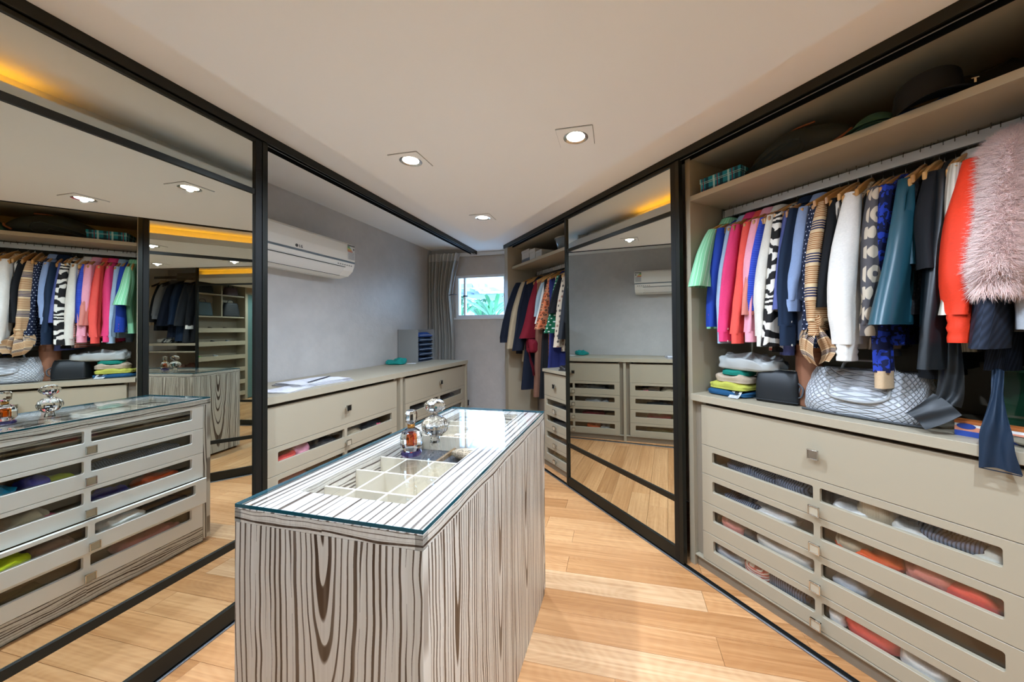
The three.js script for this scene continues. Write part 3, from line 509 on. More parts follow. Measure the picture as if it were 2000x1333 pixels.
// bare hangers, their wooden shoulders showing
[[-.93, 'fourth'], [-.965, 'third'], [-1.0, 'second'], [-1.05, 'first']].forEach(([s, w], i) => hanger('h', `bare wooden hanger, the ${w} one left of the leopard blouse`, R(s, -.395, 2.145), TH, -.1 + i * .06, hangerWood[i % 3], 'bare hangers in the colourful row'));
[[-1.22, 'bare wooden hanger beside the black lace top'], [-1.262, 'bare wooden hanger above the black jersey dress'], [-1.345, 'bare wooden hanger above the taupe dotted blouse'], [-1.4, 'bare wooden hanger left of the pink fur']].forEach(([s, l], i) => hanger('h', l, R(s, -.4, 2.14), TH, .08 - i * .05, hangerWood[(i + 1) % 3], 'bare hangers in the colourful row'));

// loose strips of cloth: rows of points across a path, waved like hanging fabric
function ribbon(path, widths, dirs, wave = .006, n = 14, ph = 0) {
  const rows = path.map((p, j) => { const d = dirs[Math.min(j, dirs.length - 1)], r = []; for (let i = 0; i <= n; i++) { const u = i / n * 2 - 1, k = wave * Math.sin(u * 5 + ph + j * .35); r.push([p[0] + d[0] * u * widths[j] + k * d[2], p[1] + d[1] * u * widths[j] - .008 * u * u, p[2] + d[2] * u * widths[j] + k * Math.abs(d[0])]); } return r; });
  return loft(rows, false, false, false, .15, .4);
}
const path = (pts, n) => { const c = new THREE.CatmullRomCurve3(pts.map(p => new THREE.Vector3(...p))); return c.getPoints(n).map(v => [v.x, v.y, v.z]); };
const ramp = (ws, n) => Array.from({ length: n + 1 }, (_, i) => { const t = i / n * (ws.length - 1), k = Math.min(ws.length - 2, Math.floor(t)); return lerp(ws[k], ws[k + 1], t - k); });
{
  const t = thing('sash', 'dark navy sash hanging over the worktop edge in front of the soap box', 'sash', R(-1.452, -.045, 0), TH, 'sashes hanging from the colourful row');
  const m = cloth(0x1a2a3c, .6);
  part('band', ribbon(path([[-.012, 1.26, -.09], [-.006, 1.17, -.03], [-.004, 1.1, .0], [-.004, 1.03, .004], [.002, .955, .002]], 16), ramp([.012, .012, .022, .034, .036, .042], 16), [[1, 0, 0]], .006), m, t);
  part('hem', bx(-.04, .043, .9455, .9485, .0, .004), m, t);
  const b = thing('sash', 'black satin sash folded over the end of the grey handbag', 'sash', R(-1.325, -.15, 0), TH, 'sashes hanging from the colourful row');
  part('band', ribbon(path([[.0, 1.5, -.05], [.006, 1.36, .0], [.012, 1.24, .015], [.008, 1.16, .022], [.0, 1.125, .03]], 16), ramp([.02, .03, .034, .036], 16), [[1, 0, 0]], .007), C.blackSatin, b);
  part('folded_end', ribbon(path([[.006, 1.135, .036], [-.025, 1.1, .05], [-.07, 1.06, .055]], 8), ramp([.05, .045, .038], 8), [[.72, -.62, .2]], .004), C.blackSatin, b);
  const q = thing('ruffle', 'teal satin ruffle gathered over the shoulder of the teal blouse', 'ruffle', R(-1.205, -.22, 0), TH);
  const r3 = []; for (let j = 0; j <= 10; j++) { const f = j / 10, r = []; for (let i = 0; i <= 30; i++) { const u = i / 30; r.push([.034 + .02 * Math.sin(u * 17 + f * 2.4) * (.25 + f) - .015 * f, lerp(1.975, 1.66, f) - .05 * u + .016 * Math.sin(u * 9 + f), lerp(-.1, .06, u) + .05 * f]); } r3.push(r); }
  part('frill', loft(r3, false, false, false, .3, .4), C.teal, q);
  const k = thing('tied_hem', 'knotted hem tails of the tan and navy striped blouse', 'tie', R(-.94, -.115, 0), TH);
  part('knot', clothLump(.05, .045, .045, 4, .02), P.tan, k).position.set(0, 1.4, 0);
  part('tail', ribbon(path([[0, 1.42, 0], [.03, 1.36, .02], [.05, 1.3, .01], [.035, 1.25, .02]], 10), ramp([.014, .036, .044, .03], 10), [[.8, .3, .5]], .012), P.tan, k);
  part('tail', ribbon(path([[0, 1.42, 0], [-.025, 1.35, .025], [-.02, 1.28, .035], [.0, 1.235, .02]], 10), ramp([.014, .04, .046, .034], 10), [[.8, -.35, .5]], .012, 14, 2), P.tan, k);
  part('tail', ribbon(path([[-.03, 1.45, -.02], [-.05, 1.39, .0], [-.055, 1.33, .01]], 8), ramp([.03, .03, .016], 8), [[.7, .5, .4]], .01, 14, 1), P.tan, k);
}
// pink fur jacket: a soft body under countless strands
{
  const t = thing('fur_jacket', 'pale pink fluffy fur jacket hanging at the right end of the row', 'jacket', R(-1.465, -.36, 2.13), TH, ROW);
  const fm = phys(0xf2d2ca, .95, { sheen: .6 });
  const rows = []; for (let k = 0; k <= 14; k++) { const f = k / 14, y = -.065 - f * .56, a = lerp(.16, .27, f ** .75), b = lerp(.05, .09, Math.min(1, f * 2)); rows.push(ring(y, a * (f > .9 ? .88 : 1) * (k === 0 ? .4 : k === 1 ? .8 : 1), b * (k === 0 ? .5 : 1), .02 + .09 * f, 36, .006, 5, f * 2, -.01 * f, .85)); }
  const body = loft(rows, true, true, true); part('body', body, fm, t);
  const p = body.attributes.position, n = body.attributes.normal, strand = new THREE.ConeGeometry(.0011, .03, 3, 1, true); strand.translate(0, .013, 0);
  const N = 60000, im = new THREE.InstancedMesh(strand, phys(0xffe6dd, .9, { sheen: .4 }), N), m4 = new THREE.Matrix4(), q = new THREE.Quaternion(), up = new THREE.Vector3(0, 1, 0), d = new THREE.Vector3(), c = new THREE.Color();
  const tri = body.index.array;
  for (let i = 0; i < N; i++) {
    const k = Math.floor(rnd() * tri.length / 3) * 3; let a = rnd(), b = rnd(); if (a + b > 1) { a = 1 - a; b = 1 - b; }
    const w = [1 - a - b, a, b], v = [0, 0, 0], nn = [0, 0, 0]; for (let e = 0; e < 3; e++) { const id = tri[k + e]; v[0] += p.getX(id) * w[e]; v[1] += p.getY(id) * w[e]; v[2] += p.getZ(id) * w[e]; nn[0] += n.getX(id) * w[e]; nn[1] += n.getY(id) * w[e]; nn[2] += n.getZ(id) * w[e]; }
    const cx = v[0], cz = v[2] - .05, l = Math.hypot(cx, cz) || 1; const sgn = (nn[0] * cx + nn[2] * cz) < 0 ? -1 : 1;
    d.set(nn[0] * sgn + rr(-.55, .55), nn[1] * sgn - .55 + rr(-.4, .4), nn[2] * sgn + rr(-.55, .55)).normalize();
    q.setFromUnitVectors(up, d); const sc = rr(.7, 1.5); m4.compose(new THREE.Vector3(...v), q, new THREE.Vector3(1, sc, 1)); im.setMatrixAt(i, m4);
    const g = rr(.8, 1.1); im.setColorAt(i, c.setRGB(g, g * .97, g * .96));
  }
  im.name = 'fur_pile'; im.userData.kind = 'stuff'; im.castShadow = im.receiveShadow = true; t.add(im);
  hanger('h', 'wooden hanger inside the pale pink fur jacket', R(-1.465, -.4, 2.13), TH, .05, hangerWood[0], 'hangers of the colourful row');
}

// ---------------------------------------------------------------- the long dresses in the far wardrobe
const ROW3 = 'long dresses in the far wardrobe';
[
  [2.1, 'coat', 'dark navy coat hanging furthest left in the far wardrobe', 'coat', { m: C.deepnavy, len: .9, sl: .66, sw: .085, st: .05, out: .12, t: .045, hz: .1, w: .22 }],
  [2.03, 'coat', 'cream fur-trimmed coat beside the dark navy coat', 'coat', { m: C.beige, len: 1.0, sl: .78, sk: 'loose', sw: .075, st: .045, out: .12, t: .035, hz: .09 }],
  [1.95, 'dress', 'long dark blue dress behind the cream coat', 'dress', { m: C.deepnavy, len: 1.3, sl: .8, sk: 'loose', flare: 1.3, out: .1, hz: .09, t: .04, sw: .07 }],
  [1.88, 'dress', 'long grey printed dress beside the burgundy wrap', 'dress', { m: P.greyPrint, len: .8, sl: .5, sk: 'loose', out: .04 }],
  [1.81, 'dress', 'burgundy red wrap hanging among the long dresses', 'dress', { m: C.burgundy, len: .82, sl: .66, sk: 'bell', sw: .05, st: .04, out: .08, t: .035, hz: .03 }],
  [1.75, 'dress', 'long brown skirt dress hanging below the burgundy wrap', 'dress', { m: C.brown, len: 1.36, flare: 1.25, t: .034, hz: .05 }],
  [1.7, 'blouse', 'pale blue grey blouse right of the burgundy wrap', 'blouse', { m: C.paleblue, len: .5, sl: .42, sk: 'loose' }],
  [1.65, 'blouse', 'white blouse with a narrow sleeve in the far wardrobe', 'blouse', { m: C.white, len: .6, sl: .5, sk: 'loose' }],
  [1.6, 'dress', 'long black dress between the white blouse and the orange leopard one', 'dress', { m: C.black, len: 1.35, t: .034, flare: 1.25, hz: .05 }],
  [1.54, 'dress', 'orange leopard-print dress in the far wardrobe', 'dress', { m: P.orangeLeo, len: .9, sl: .56, sk: 'bell', sw: .05, out: .05, hz: .02 }],
  [1.49, 'dress', 'long indigo blue dress hanging to the chest edge', 'dress', { m: C.indigo, len: 1.1, flare: 1.15, hz: .05 }],
  [1.42, 'dress', 'green dress with white polka dots', 'dress', { m: P.polka, len: .72, sl: .6, sk: 'bell', sw: .05, out: .05 }],
  [1.35, 'dress', 'black dress between the polka dots and the beige floral dress', 'dress', { m: C.black, len: .8, sl: .4, sk: 'loose' }],
  [1.28, 'dress', 'beige floral dress with a long sleeve in the far wardrobe', 'dress', { m: P.floral, len: .84, sl: .74, sk: 'loose', sw: .055, out: .05, hz: .01 }],
  [1.19, 'coat', 'charcoal coat hanging nearest the black door post', 'coat', { m: C.charcoal, len: .86, sl: .66, sk: 'loose', sw: .06, out: .04, t: .03 }],
  [1.1, 'dress', 'black knit dress hidden behind the black door post', 'dress', { m: C.black, len: .84, sl: .5, sk: 'loose' }],
].forEach(([s, name, label, cat, o], i) => {
  garment(name, label, cat, R(s, -.411 + (o.hz ?? 0), 2.106), TH, o, ROW3);
  hanger('h', `wooden hanger inside the ${label}`.split(' ').slice(0, 16).join(' '), R(s - .006, -.411 + (o.hz ?? 0), 2.106), TH, rr(-.2, .2), hangerWood[i % 3], 'hangers of the long dresses');
});
[[1.86, 'above the burgundy wrap'], [1.68, 'above the pale blue blouse'], [1.57, 'above the orange leopard dress'], [1.31, 'above the beige floral dress']].forEach(([s, w], i) => hanger('h', `bare wooden hanger ${w} in the far wardrobe`, R(s, -.39, 2.1), TH, -.15 + .1 * i, hangerWood[i % 3], 'bare hangers in the far wardrobe'));
{
  const t = thing('sash', 'crumpled burgundy sash hanging low from the burgundy wrap', 'sash', R(1.83, -.12, 0), TH);
  part('knot', clothLump(.17, .15, .1, 3, .03), C.burgundy, t).position.set(.02, 1.14, 0);
  part('band', ribbon(path([[-.06, 1.46, -.06], [-.03, 1.32, .01], [.01, 1.2, .03]], 10), ramp([.09, .07, .04], 10), [[.7, 0, .7]], .014), C.burgundy, t);
  part('tail', ribbon(path([[.02, 1.18, .04], [.07, 1.08, .05], [.1, .98, .03], [.12, .9, .03]], 10), ramp([.03, .06, .06, .045], 10), [[.8, 0, .6]], .014), C.burgundy, t);
}

// ---------------------------------------------------------------- things on the worktop under the colourful clothes
const font = await new FontLoader().loadAsync('fonts/droid/droid_sans_bold.typeface.json');
const text = (s, size, depth = .0008) => new TextGeometry(s, { font, size, depth, curveSegments: 3 });
const onTop = (s, n) => R(s, n, 1.0152);
{
  const g = (w, h, d, x, y, z, sd) => { const q = clothLump(w, h, d, sd, .012, 2); q.translate(x, y, z); return q; };
  solo('folded_shirt', 'blue and teal folded shirt at the bottom of the pile by the wardrobe side', 'folded clothes', clothLump(.25, .035, .2, 2, .012, 2), cloth(0x1f4f74), onTop(-.47, -.24), TH, 'pile of folded clothes beside the black pouch');
  solo('folded_shirt', 'yellow folded shirt lying on the blue one beside the black pouch', 'folded clothes', clothLump(.23, .045, .18, 5, .014, 2), cloth(0xb9b850), R(-.475, -.24, 1.047), TH, 'pile of folded clothes beside the black pouch');
  solo('folded_shirt', 'pale beige folded cloth between the yellow and the teal shirts', 'folded clothes', clothLump(.2, .05, .17, 7, .014, 2), cloth(0xb9a58e), R(-.49, -.25, 1.085), TH, 'pile of folded clothes beside the black pouch');
  solo('folded_shirt', 'small teal folded cloth near the top of the pile', 'folded clothes', clothLump(.15, .04, .14, 9, .014, 2), C.tealCloth, R(-.5, -.25, 1.128), TH, 'pile of folded clothes beside the black pouch');
  solo('garment_bag', 'crinkled clear grey plastic bag on top of the folded pile', 'plastic bag', clothLump(.32, .075, .2, 13, .03), phys(0xb4b6b2, .25, { clearcoat: .6 }), R(-.56, -.27, 1.16), TH);
  const tg = thing('cloth_tag', 'white cloth tag with dark print hanging out of the folded pile', 'tag', R(-.53, -.135, 1.017), TH);
  const rows = []; for (let j = 0; j <= 8; j++) { const f = j / 8; rows.push([[-.028 + .012 * f, .05 * Math.cos(f * 1.4) ** 2, -.08 + .1 * f], [.03 + .012 * f, .053 * Math.cos(f * 1.4) ** 2, -.082 + .1 * f]]); }
  const band = t => loft(rows.map(r => [[lerp(r[0][0], r[1][0], t[0]), lerp(r[0][1], r[1][1], t[0]) + t[2], lerp(r[0][2], r[1][2], t[0])], [lerp(r[0][0], r[1][0], t[1]), lerp(r[0][1], r[1][1], t[1]) + t[2], lerp(r[0][2], r[1][2], t[1])]]).slice(t[3], t[4]), false);
  part('band', band([0, 1, 0, 0, 9]), cloth(0xdcdcdc), tg); part('print', band([.35, .75, .0012, 2, 7]), mat(0x22252c, .7), tg);
  // black pouch
  const pw = .2, ph = .165, pd = .12, black = phys(0x14171a, .5, { sheen: .2 });
  const p = thing('pouch', 'black zipped travel pouch standing on the worktop', 'pouch', onTop(-.72, -.235), TH + .12);
  const rr2 = []; for (let j = 0; j <= 12; j++) { const f = j / 12, y = f * ph, a = pd / 2 * (1 - .5 * f ** 4) * (f < .08 ? .93 : 1), b = pw / 2 * (1 - .12 * f ** 3) * (f < .08 ? .97 : 1); rr2.push(ring(y, a, b, 0, 32, .0012, 6, 1, 0, .45)); }
  part('body', loft(rr2, true, true, true), black, p); part('zip', bx(-.08, .08, ph - .002, ph + .004, -.004, .004), nickel, p);
  part('strap_loop', tube([[.094, .11, .03], [.116, .085, .04], [.108, .045, .042], [.093, .04, .036], [.102, .09, .03]], .004, 30, 6), mat(0x4a4d52, .6), p);
  part('seam', [bx(-pw / 2 - .001, pw / 2 + .001, .012, .016, pd / 2 - .006, pd / 2 + .002)], mat(0x202428, .6), p);
  // brown leather tube
  const tb = thing('leather_tube', 'tall brown leather cylinder between the pouch and the quilted handbag', 'case', onTop(-.842, -.27), TH);
  part('body', lathe([[0, 0], [.052, 0], [.056, .006], [.056, .2], [.055, .3], [.05, .306], [0, .306]], 40), phys(0x8a5a40, .5, { bumpMap: grain, bumpScale: .0006 }), tb); part('lid_band', lathe([[.0565, .24], [.058, .245], [.058, .262], [.0565, .267]], 40), mat(0x7b4e36, .5), tb);
  // quilted handbag
  const quilt = tex(256, 256, (u, v) => { const a = Math.abs(Math.sin((u * 8 + v * 8) * Math.PI)), b = Math.abs(Math.sin((u * 8 - v * 8) * Math.PI)), n = 255 * Math.min(1, Math.min(a, b) * 2.2) ** .6; return [n, n, n]; }, 4.5, 1.1, false);
  const bag = thing('handbag', 'silver grey quilted handbag lying on the worktop below the clothes', 'handbag', onTop(-1.06, -.255), TH + .03);
  const W = .42, H = .2, Dp = .24, rowsB = [];
  for (let j = 0; j <= 46; j++) {
    const f = j / 46, r = [], NN = 96;
    for (let i = 0; i < NN; i++) {
      const a = i / NN * Math.PI * 2, e = .42, c = Math.sign(Math.cos(a)) * Math.abs(Math.cos(a)) ** e, s = Math.sign(Math.sin(a)) * Math.abs(Math.sin(a)) ** e;
      const bul = Math.sin(Math.min(1, f * 3.2) * Math.PI / 2), top = 1 - .62 * Math.max(0, (f - .38) / .62) ** 1.2;
      let x = c * W / 2 * (.93 + .07 * bul) * (1 - .1 * f), z = s * Dp / 2 * (.86 + .14 * bul) * top - .03 * f;
      const U = (Math.abs(s) > .75 ? x : z + 9) * 22, V = f * H * 22 * 1.2, q = Math.abs(Math.sin(U + V)) ** .5 * Math.abs(Math.sin(U - V)) ** .5 * .006 * Math.sin(Math.min(1, f * 8) * Math.PI / 2);
      const sag = .012 * vnoise(x * 9 + 4, f * 4) ;
      r.push([x + c * q, f * H - sag * f, z + s * q]);
    }
    rowsB.push(r);
  }
  part('body', loft(rowsB, true, true, true), phys(0xb9b9bb, .45, { bumpMap: quilt, bumpScale: .006 }), bag);
  part('piping', [tube([[-.2, .007, .1], [-.1, .007, .112], [.1, .007, .112], [.2, .007, .1]], .005, 30, 6)], mat(0x3a3c3e, .5), bag);
  part('handle', [tube([[-.1, .125, .075], [-.095, .09, .105], [-.03, .075, .122], [.06, .078, .12], [.1, .1, .1], [.095, .135, .07]], .006, 40, 8)], mat(0x9c9a97, .45), bag);
  part('handle', [tube([[-.09, .19, -.02], [-.075, .225, -.03], [.0, .235, -.04], [.075, .225, -.03], [.09, .19, -.02]], .006, 40, 8)], mat(0x9c9a97, .45), bag);
  // small soap box
  const sb = thing('soap_box', 'orange, white and blue printed carton behind the hanging navy sash', 'box', onTop(-1.412, -.16), TH - .02);
  part('carton', bx(-.075, .075, 0, .052, -.05, 0, .001), mat(0xe9e4dc, .45), sb); part('band', [bx(-.0755, .0755, .0, .019, -.051, .0006, 0)], mat(0x2b4aa0, .45), sb); part('band', [bx(-.0755, .0755, .019, .034, .0, .0005, 0)], mat(0xdf8f70, .45), sb); part('lid', bx(-.076, .076, .043, .053, -.051, .0008, .001), mat(0xb0602a, .45), sb);
  { const l = new THREE.CylinderGeometry(.011, .011, .0012, 24); l.rotateX(Math.PI / 2); l.scale(2.0, .9, 1); l.translate(-.048, .0355, .0012); part('oval_mark', l, mat(0x24408f, .4), sb); const q = text('P', .02); q.translate(.015, .018, .0006); part('letter', q, mat(0xf3efe8, .5), sb); }
  // green glass vase and chrome bowl at the frame's edge
  const gv = thing('vase', 'dark green rectangular glass vase at the right end of the worktop', 'vase', onTop(-1.475, -.34), TH);
  part('body', bx(-.055, .075, 0, .23, -.06, .05, .006), phys(0x12301f, .08, { clearcoat: 1 }), gv); part('rim', [bx(-.056, .076, .224, .232, -.061, -.055), bx(-.056, .076, .224, .232, .045, .051), bx(-.056, -.05, .224, .232, -.055, .045), bx(.07, .076, .224, .232, -.055, .045)], phys(0x2c4b3a, .1), gv);
  const cb = thing('bowl', 'small shiny metal bowl beside the green vase', 'bowl', onTop(-1.5, -.16), TH);
  part('shell', lathe([[0, .002], [.025, .002], [.05, .018], [.06, .036], [.058, .038], [.047, .02], [.023, .006], [0, .006]], 40), chrome, cb); part('foot', lathe([[.0, 0], [.028, 0], [.028, .003], [0, .003]], 32), chrome, cb);
}
// ---------------------------------------------------------------- things on the top shelf of the nearest wardrobe
const onShelf = (s, n) => R(s, n, 2.1912);
{
  const pb = thing('gift_box', 'flat teal plaid box at the left end of the top shelf', 'box', onShelf(-.49, -.19), TH + .08);
  part('base', bx(-.115, .115, 0, .05, -.09, .09), P.plaid, pb); part('lid', bx(-.118, .118, .05, .078, -.093, .093), P.plaid, pb);
  const bg = thing('travel_bag', 'black soft travel bag with brown trim and loose strap on the top shelf', 'bag', onShelf(-.85, -.3), TH);
  const bm = mat(0x2b302c, .8), rows = [];
  for (let j = 0; j <= 22; j++) { const f = j / 22, x = lerp(-.26, .22, f), h = .17 * Math.sin(clamp(.1 + f * .85) * Math.PI) ** .6 + .02, d = .15 * Math.sin(clamp(.06 + f * .88) * Math.PI) ** .5 + .01, r = []; for (let i = 0; i < 28; i++) { const a = i / 28 * Math.PI * 2; r.push([x, h / 2 + h / 2 * Math.sin(a) * (1 + .06 * Math.sin(f * 14 + a * 2)), d * Math.sign(Math.cos(a)) * Math.abs(Math.cos(a)) ** .7]); } rows.push(r); }
  part('body', loft(rows, true, true, true), bm, bg);
  const st = (pts, w) => { const r = pts.map(([x, y, z]) => [[x, y, z - w], [x, y + .004, z], [x, y, z + w]]); return loft(r, false); };
  part('strap', [st([[-.24, .03, .15], [-.16, .06, .165], [-.08, .08, .175], [0, .1, .18], [.04, .085, .18], [.05, .05, .185], [.03, .02, .19], [-.05, .012, .195], [-.12, .01, .19]], .014), st([[-.2, .02, .17], [-.12, .035, .185], [-.05, .05, .19], [-.03, .03, .195], [-.06, .01, .2]], .012)], mat(0x474b45, .85), bg);
  part('trim', [tube([[-.17, .13, .09], [-.1, .16, .1], [-.02, .178, .1], [.06, .18, .09]], .005, 30, 5), tube([[.15, .03, .14], [.19, .055, .12], [.2, .075, .1]], .007, 16, 5)], mat(0x8a4f2c, .7), bg);
  const cap = (label, s, n, crownM, brimM, turn, y = 0) => {
    const c = thing('cap', label, 'cap', R(s, n, 2.1912 + y), TH + turn, 'caps on the top shelf');
    const g = new THREE.SphereGeometry(.088, 28, 14, 0, Math.PI * 2, 0, Math.PI / 2); g.scale(1, 1.15, 1.1); part('crown', g, crownM, c);
    const r = []; for (let j = 0; j <= 8; j++) { const f = j / 8, q = []; for (let i = 0; i <= 20; i++) { const a = (i / 20 - .5) * 2.2; q.push([Math.sin(a) * (.088 + .012 * f), .008 + .012 * Math.cos(a * 1.3) * (1 - f) - .016 * f * f + .012, Math.cos(a) * .095 + f * .085 * Math.cos(a * .68)]); } r.push(q); }
    part('brim', loft(r, false), brimM, c); return c;
  };
  cap('dark green cap on the top shelf, half hidden by the black visor', -1.12, -.22, mat(0x34584a, .8), mat(0x436a55, .75), .2);
  const v = thing('visor', 'black sun visor with blue inner band on the top shelf', 'visor', onShelf(-1.27, -.23), TH + .5);
  const band = (r, y0, y1, a0, a1, tilt = 0) => { const rows = [y0, y1].map((y, k) => { const q = []; for (let i = 0; i <= 36; i++) { const a = lerp(a0, a1, i / 36); q.push([Math.sin(a) * (r + k * tilt), y + .05 * (1 + Math.cos(a)) * .5 * k, Math.cos(a) * (r + k * tilt) * 1.1]); } return q; }); return loft(rows, false); };
  part('band', band(.1, .03, .1, -2.6, 2.6, -.01), mat(0x15171a, .8), v); part('inner_band', band(.097, .04, .104, 2.0, 4.3, -.01), mat(0x27508f, .7), v);
  { const r = []; for (let j = 0; j <= 8; j++) { const f = j / 8, q = []; for (let i = 0; i <= 20; i++) { const a = (i / 20 - .5) * 2.4; q.push([Math.sin(a) * (.1 + .02 * f), .045 - .04 * f + .01 * Math.cos(a * 2), Math.cos(a) * .11 + f * .1 * Math.cos(a * .62)]); } r.push(q); } part('brim', loft(r, false), mat(0x17191c, .75), v); }
  part('pin', [bx(.062, .068, .02, .036, .178, .181), bx(.056, .074, .034, .038, .178, .181)], nickel, v);
  solo('bag', 'dark folded fabric bag at the far back of the top shelf', 'bag', clothLump(.3, .16, .2, 22, .02), mat(0x101318, .9), onShelf(-1.45, -.45), TH);
}
// far wardrobe, top shelf
{
  const y = 2.1775, w = mat(0xd6d2cb, .55), mk = (label, s, n, a, h, d, turn) => { const b = thing('storage_box', label, 'box', R(s, n, y), TH + turn, 'white boxes in the far wardrobe'); part('base', bx(-a / 2, a / 2, 0, h * .72, -d / 2, d / 2), w, b); part('lid', bx(-a / 2 - .003, a / 2 + .003, h * .72, h, -d / 2 - .003, d / 2 + .003), w, b); return b; };
  const g = thing('storage_box', 'grey blue flat box under the white one at the far end of the shelf', 'box', R(2.0, -.24, y), TH, 'white boxes in the far wardrobe'); part('base', bx(-.1, .1, 0, .05, -.1, .1), mat(0x77808c, .6), g); part('lid', bx(-.102, .102, .05, .062, -.102, .102), mat(0x858e98, .6), g);
  const b1 = mk('white carton with small printed marks stacked on the grey blue box', 2.0, -.24, .19, .1, .2, 0); b1.position.y = y + .062;
  mk('tall white carton in the middle of the far wardrobe shelf', 1.83, -.24, .12, .14, .2, .05); mk('low white carton right of the tall one on the far shelf', 1.69, -.25, .15, .1, .2, -.04);
  const t = thing('plastic_tub', 'round clear plastic tub with pale lid on the far wardrobe shelf', 'tub', R(1.25, -.25, y), TH);
  part('body', lathe([[0, .004], [.1, .004], [.13, .12], [.133, .135], [.128, .135], [.125, .12], [.096, .01], [0, .01]], 40), phys(0x9fb0bd, .15, { transmission: .55, thickness: 0 }), t); part('lid', lathe([[0, .158], [.09, .155], [.138, .142], [.14, .13], [.134, .13], [.132, .138], [0, .148]], 40), phys(0xc3c7bd, .3, { transmission: .2, thickness: 0 }), t);
  solo('folded_shirt', 'green cloth folded inside the plastic tub', 'folded clothes', clothLump(.15, .1, .15, 31, .02), C.green, R(1.25, -.25, y + .012), TH);
  solo('shoe', 'dark sandal on the narrow chest of the far wardrobe', 'shoe', [clothLump(.09, .05, .22, 41, .02), bx(-.04, .04, 0, .012, -.11, .11)], mat(0x2a2524, .5), R(1.2, -.2, 1.0012), TH + .4);
  const pf = thing('trinket', 'small clear glass ornament on the narrow chest by the door post', 'ornament', R(1.07, -.13, 1.0005), TH); part('body', facet(lathe([[0, 0], [.016, .002], [.02, .02], [.012, .045], [0, .05]], 8)), phys(0xffffff, .02, { transmission: 1, thickness: .03, ior: 1.5 }), pf); part('base', lathe([[0, 0], [.02, 0], [.02, .004], [0, .004]], 20), chrome, pf);
}
// ---------------------------------------------------------------- folded clothes behind the glass of the drawers
function stash(label, pos, turn, w, h, d, m, seed, layers = 0) { solo('folded_clothes', label, 'folded clothes', clothLump(w, h, d, seed, .02, layers, .6), m, pos, turn, 'folded clothes seen through the glass of the drawers'); }
{
  const dr = [0, 1, 2, 3].map(i => LINES[i + 2] + .032), row = ['top', 'second', 'third', 'lowest'], side = x => x < .571 ? 'left' : 'right';
  const put = (i, x, w, h, m, what, seed, d = .2) => stash(`${what} in the ${row[i]} glass drawer, ${side(x)} slot, nearest chest`, R(-.373 - x, -.08 - .03 - d / 2, dr[i]), TH, w, h, d, m, seed, 2);
  put(0, .25, .3, .07, P.stripesGrey, 'blue grey striped folded shirts', 51); put(0, .44, .16, .08, P.stripesGrey, 'striped folded shirts', 52);
  put(0, .68, .16, .05, C.white, 'white cloth heap', 53, .16); put(0, .75, .12, .085, C.beige, 'beige crumpled cloth', 54, .14); put(0, .86, .12, .05, C.offwhite, 'off-white rolled cloth', 55, .1); put(0, .96, .2, .07, P.stripesGrey, 'dark striped folded cloth', 56, .3); put(0, 1.04, .08, .05, C.cream, 'rolled cream cloth', 57, .1);
  put(1, .2, .22, .045, P.stripesGrey, 'dark striped folded cloth', 58, .25); put(1, .36, .2, .055, C.white, 'white folded cloth', 59, .14); put(1, .72, .22, .055, C.orange, 'bright orange knit', 60, .12); put(1, .67, .12, .08, C.beige, 'pinkish beige cloth', 61, .3); put(1, .9, .16, .085, C.dusty, 'ribbed pale pink cloth', 62, .3); put(1, 1.0, .14, .075, C.coral, 'coral red cloth', 63, .16);
  put(2, .15, .14, .085, C.dusty, 'orange pink cloth', 64, .14); put(2, .25, .08, .06, C.charcoal, 'dark knit cloth', 65, .12); put(2, .4, .26, .085, C.offwhite, 'off-white folded cloth', 66, .16); put(2, .66, .12, .06, C.silver, 'grey rumpled cloth', 67, .14);
  put(3, .13, .18, .06, C.silver, 'grey soft cloth', 68, .14); put(3, .28, .14, .085, P.checks, 'red and white printed cloth', 69, .12); put(3, .42, .18, .08, P.stripesGrey, 'pale striped shirt', 70, .12); put(3, .62, .06, .08, C.white, 'white small cloth', 71, .1); put(3, .73, .18, .09, C.coral, 'orange red folded shirt', 72, .14); put(3, .88, .14, .075, C.white, 'white folded cloth', 73, .14); put(3, 1.02, .16, .06, C.cream, 'cream lace cloth', 74, .14);
}
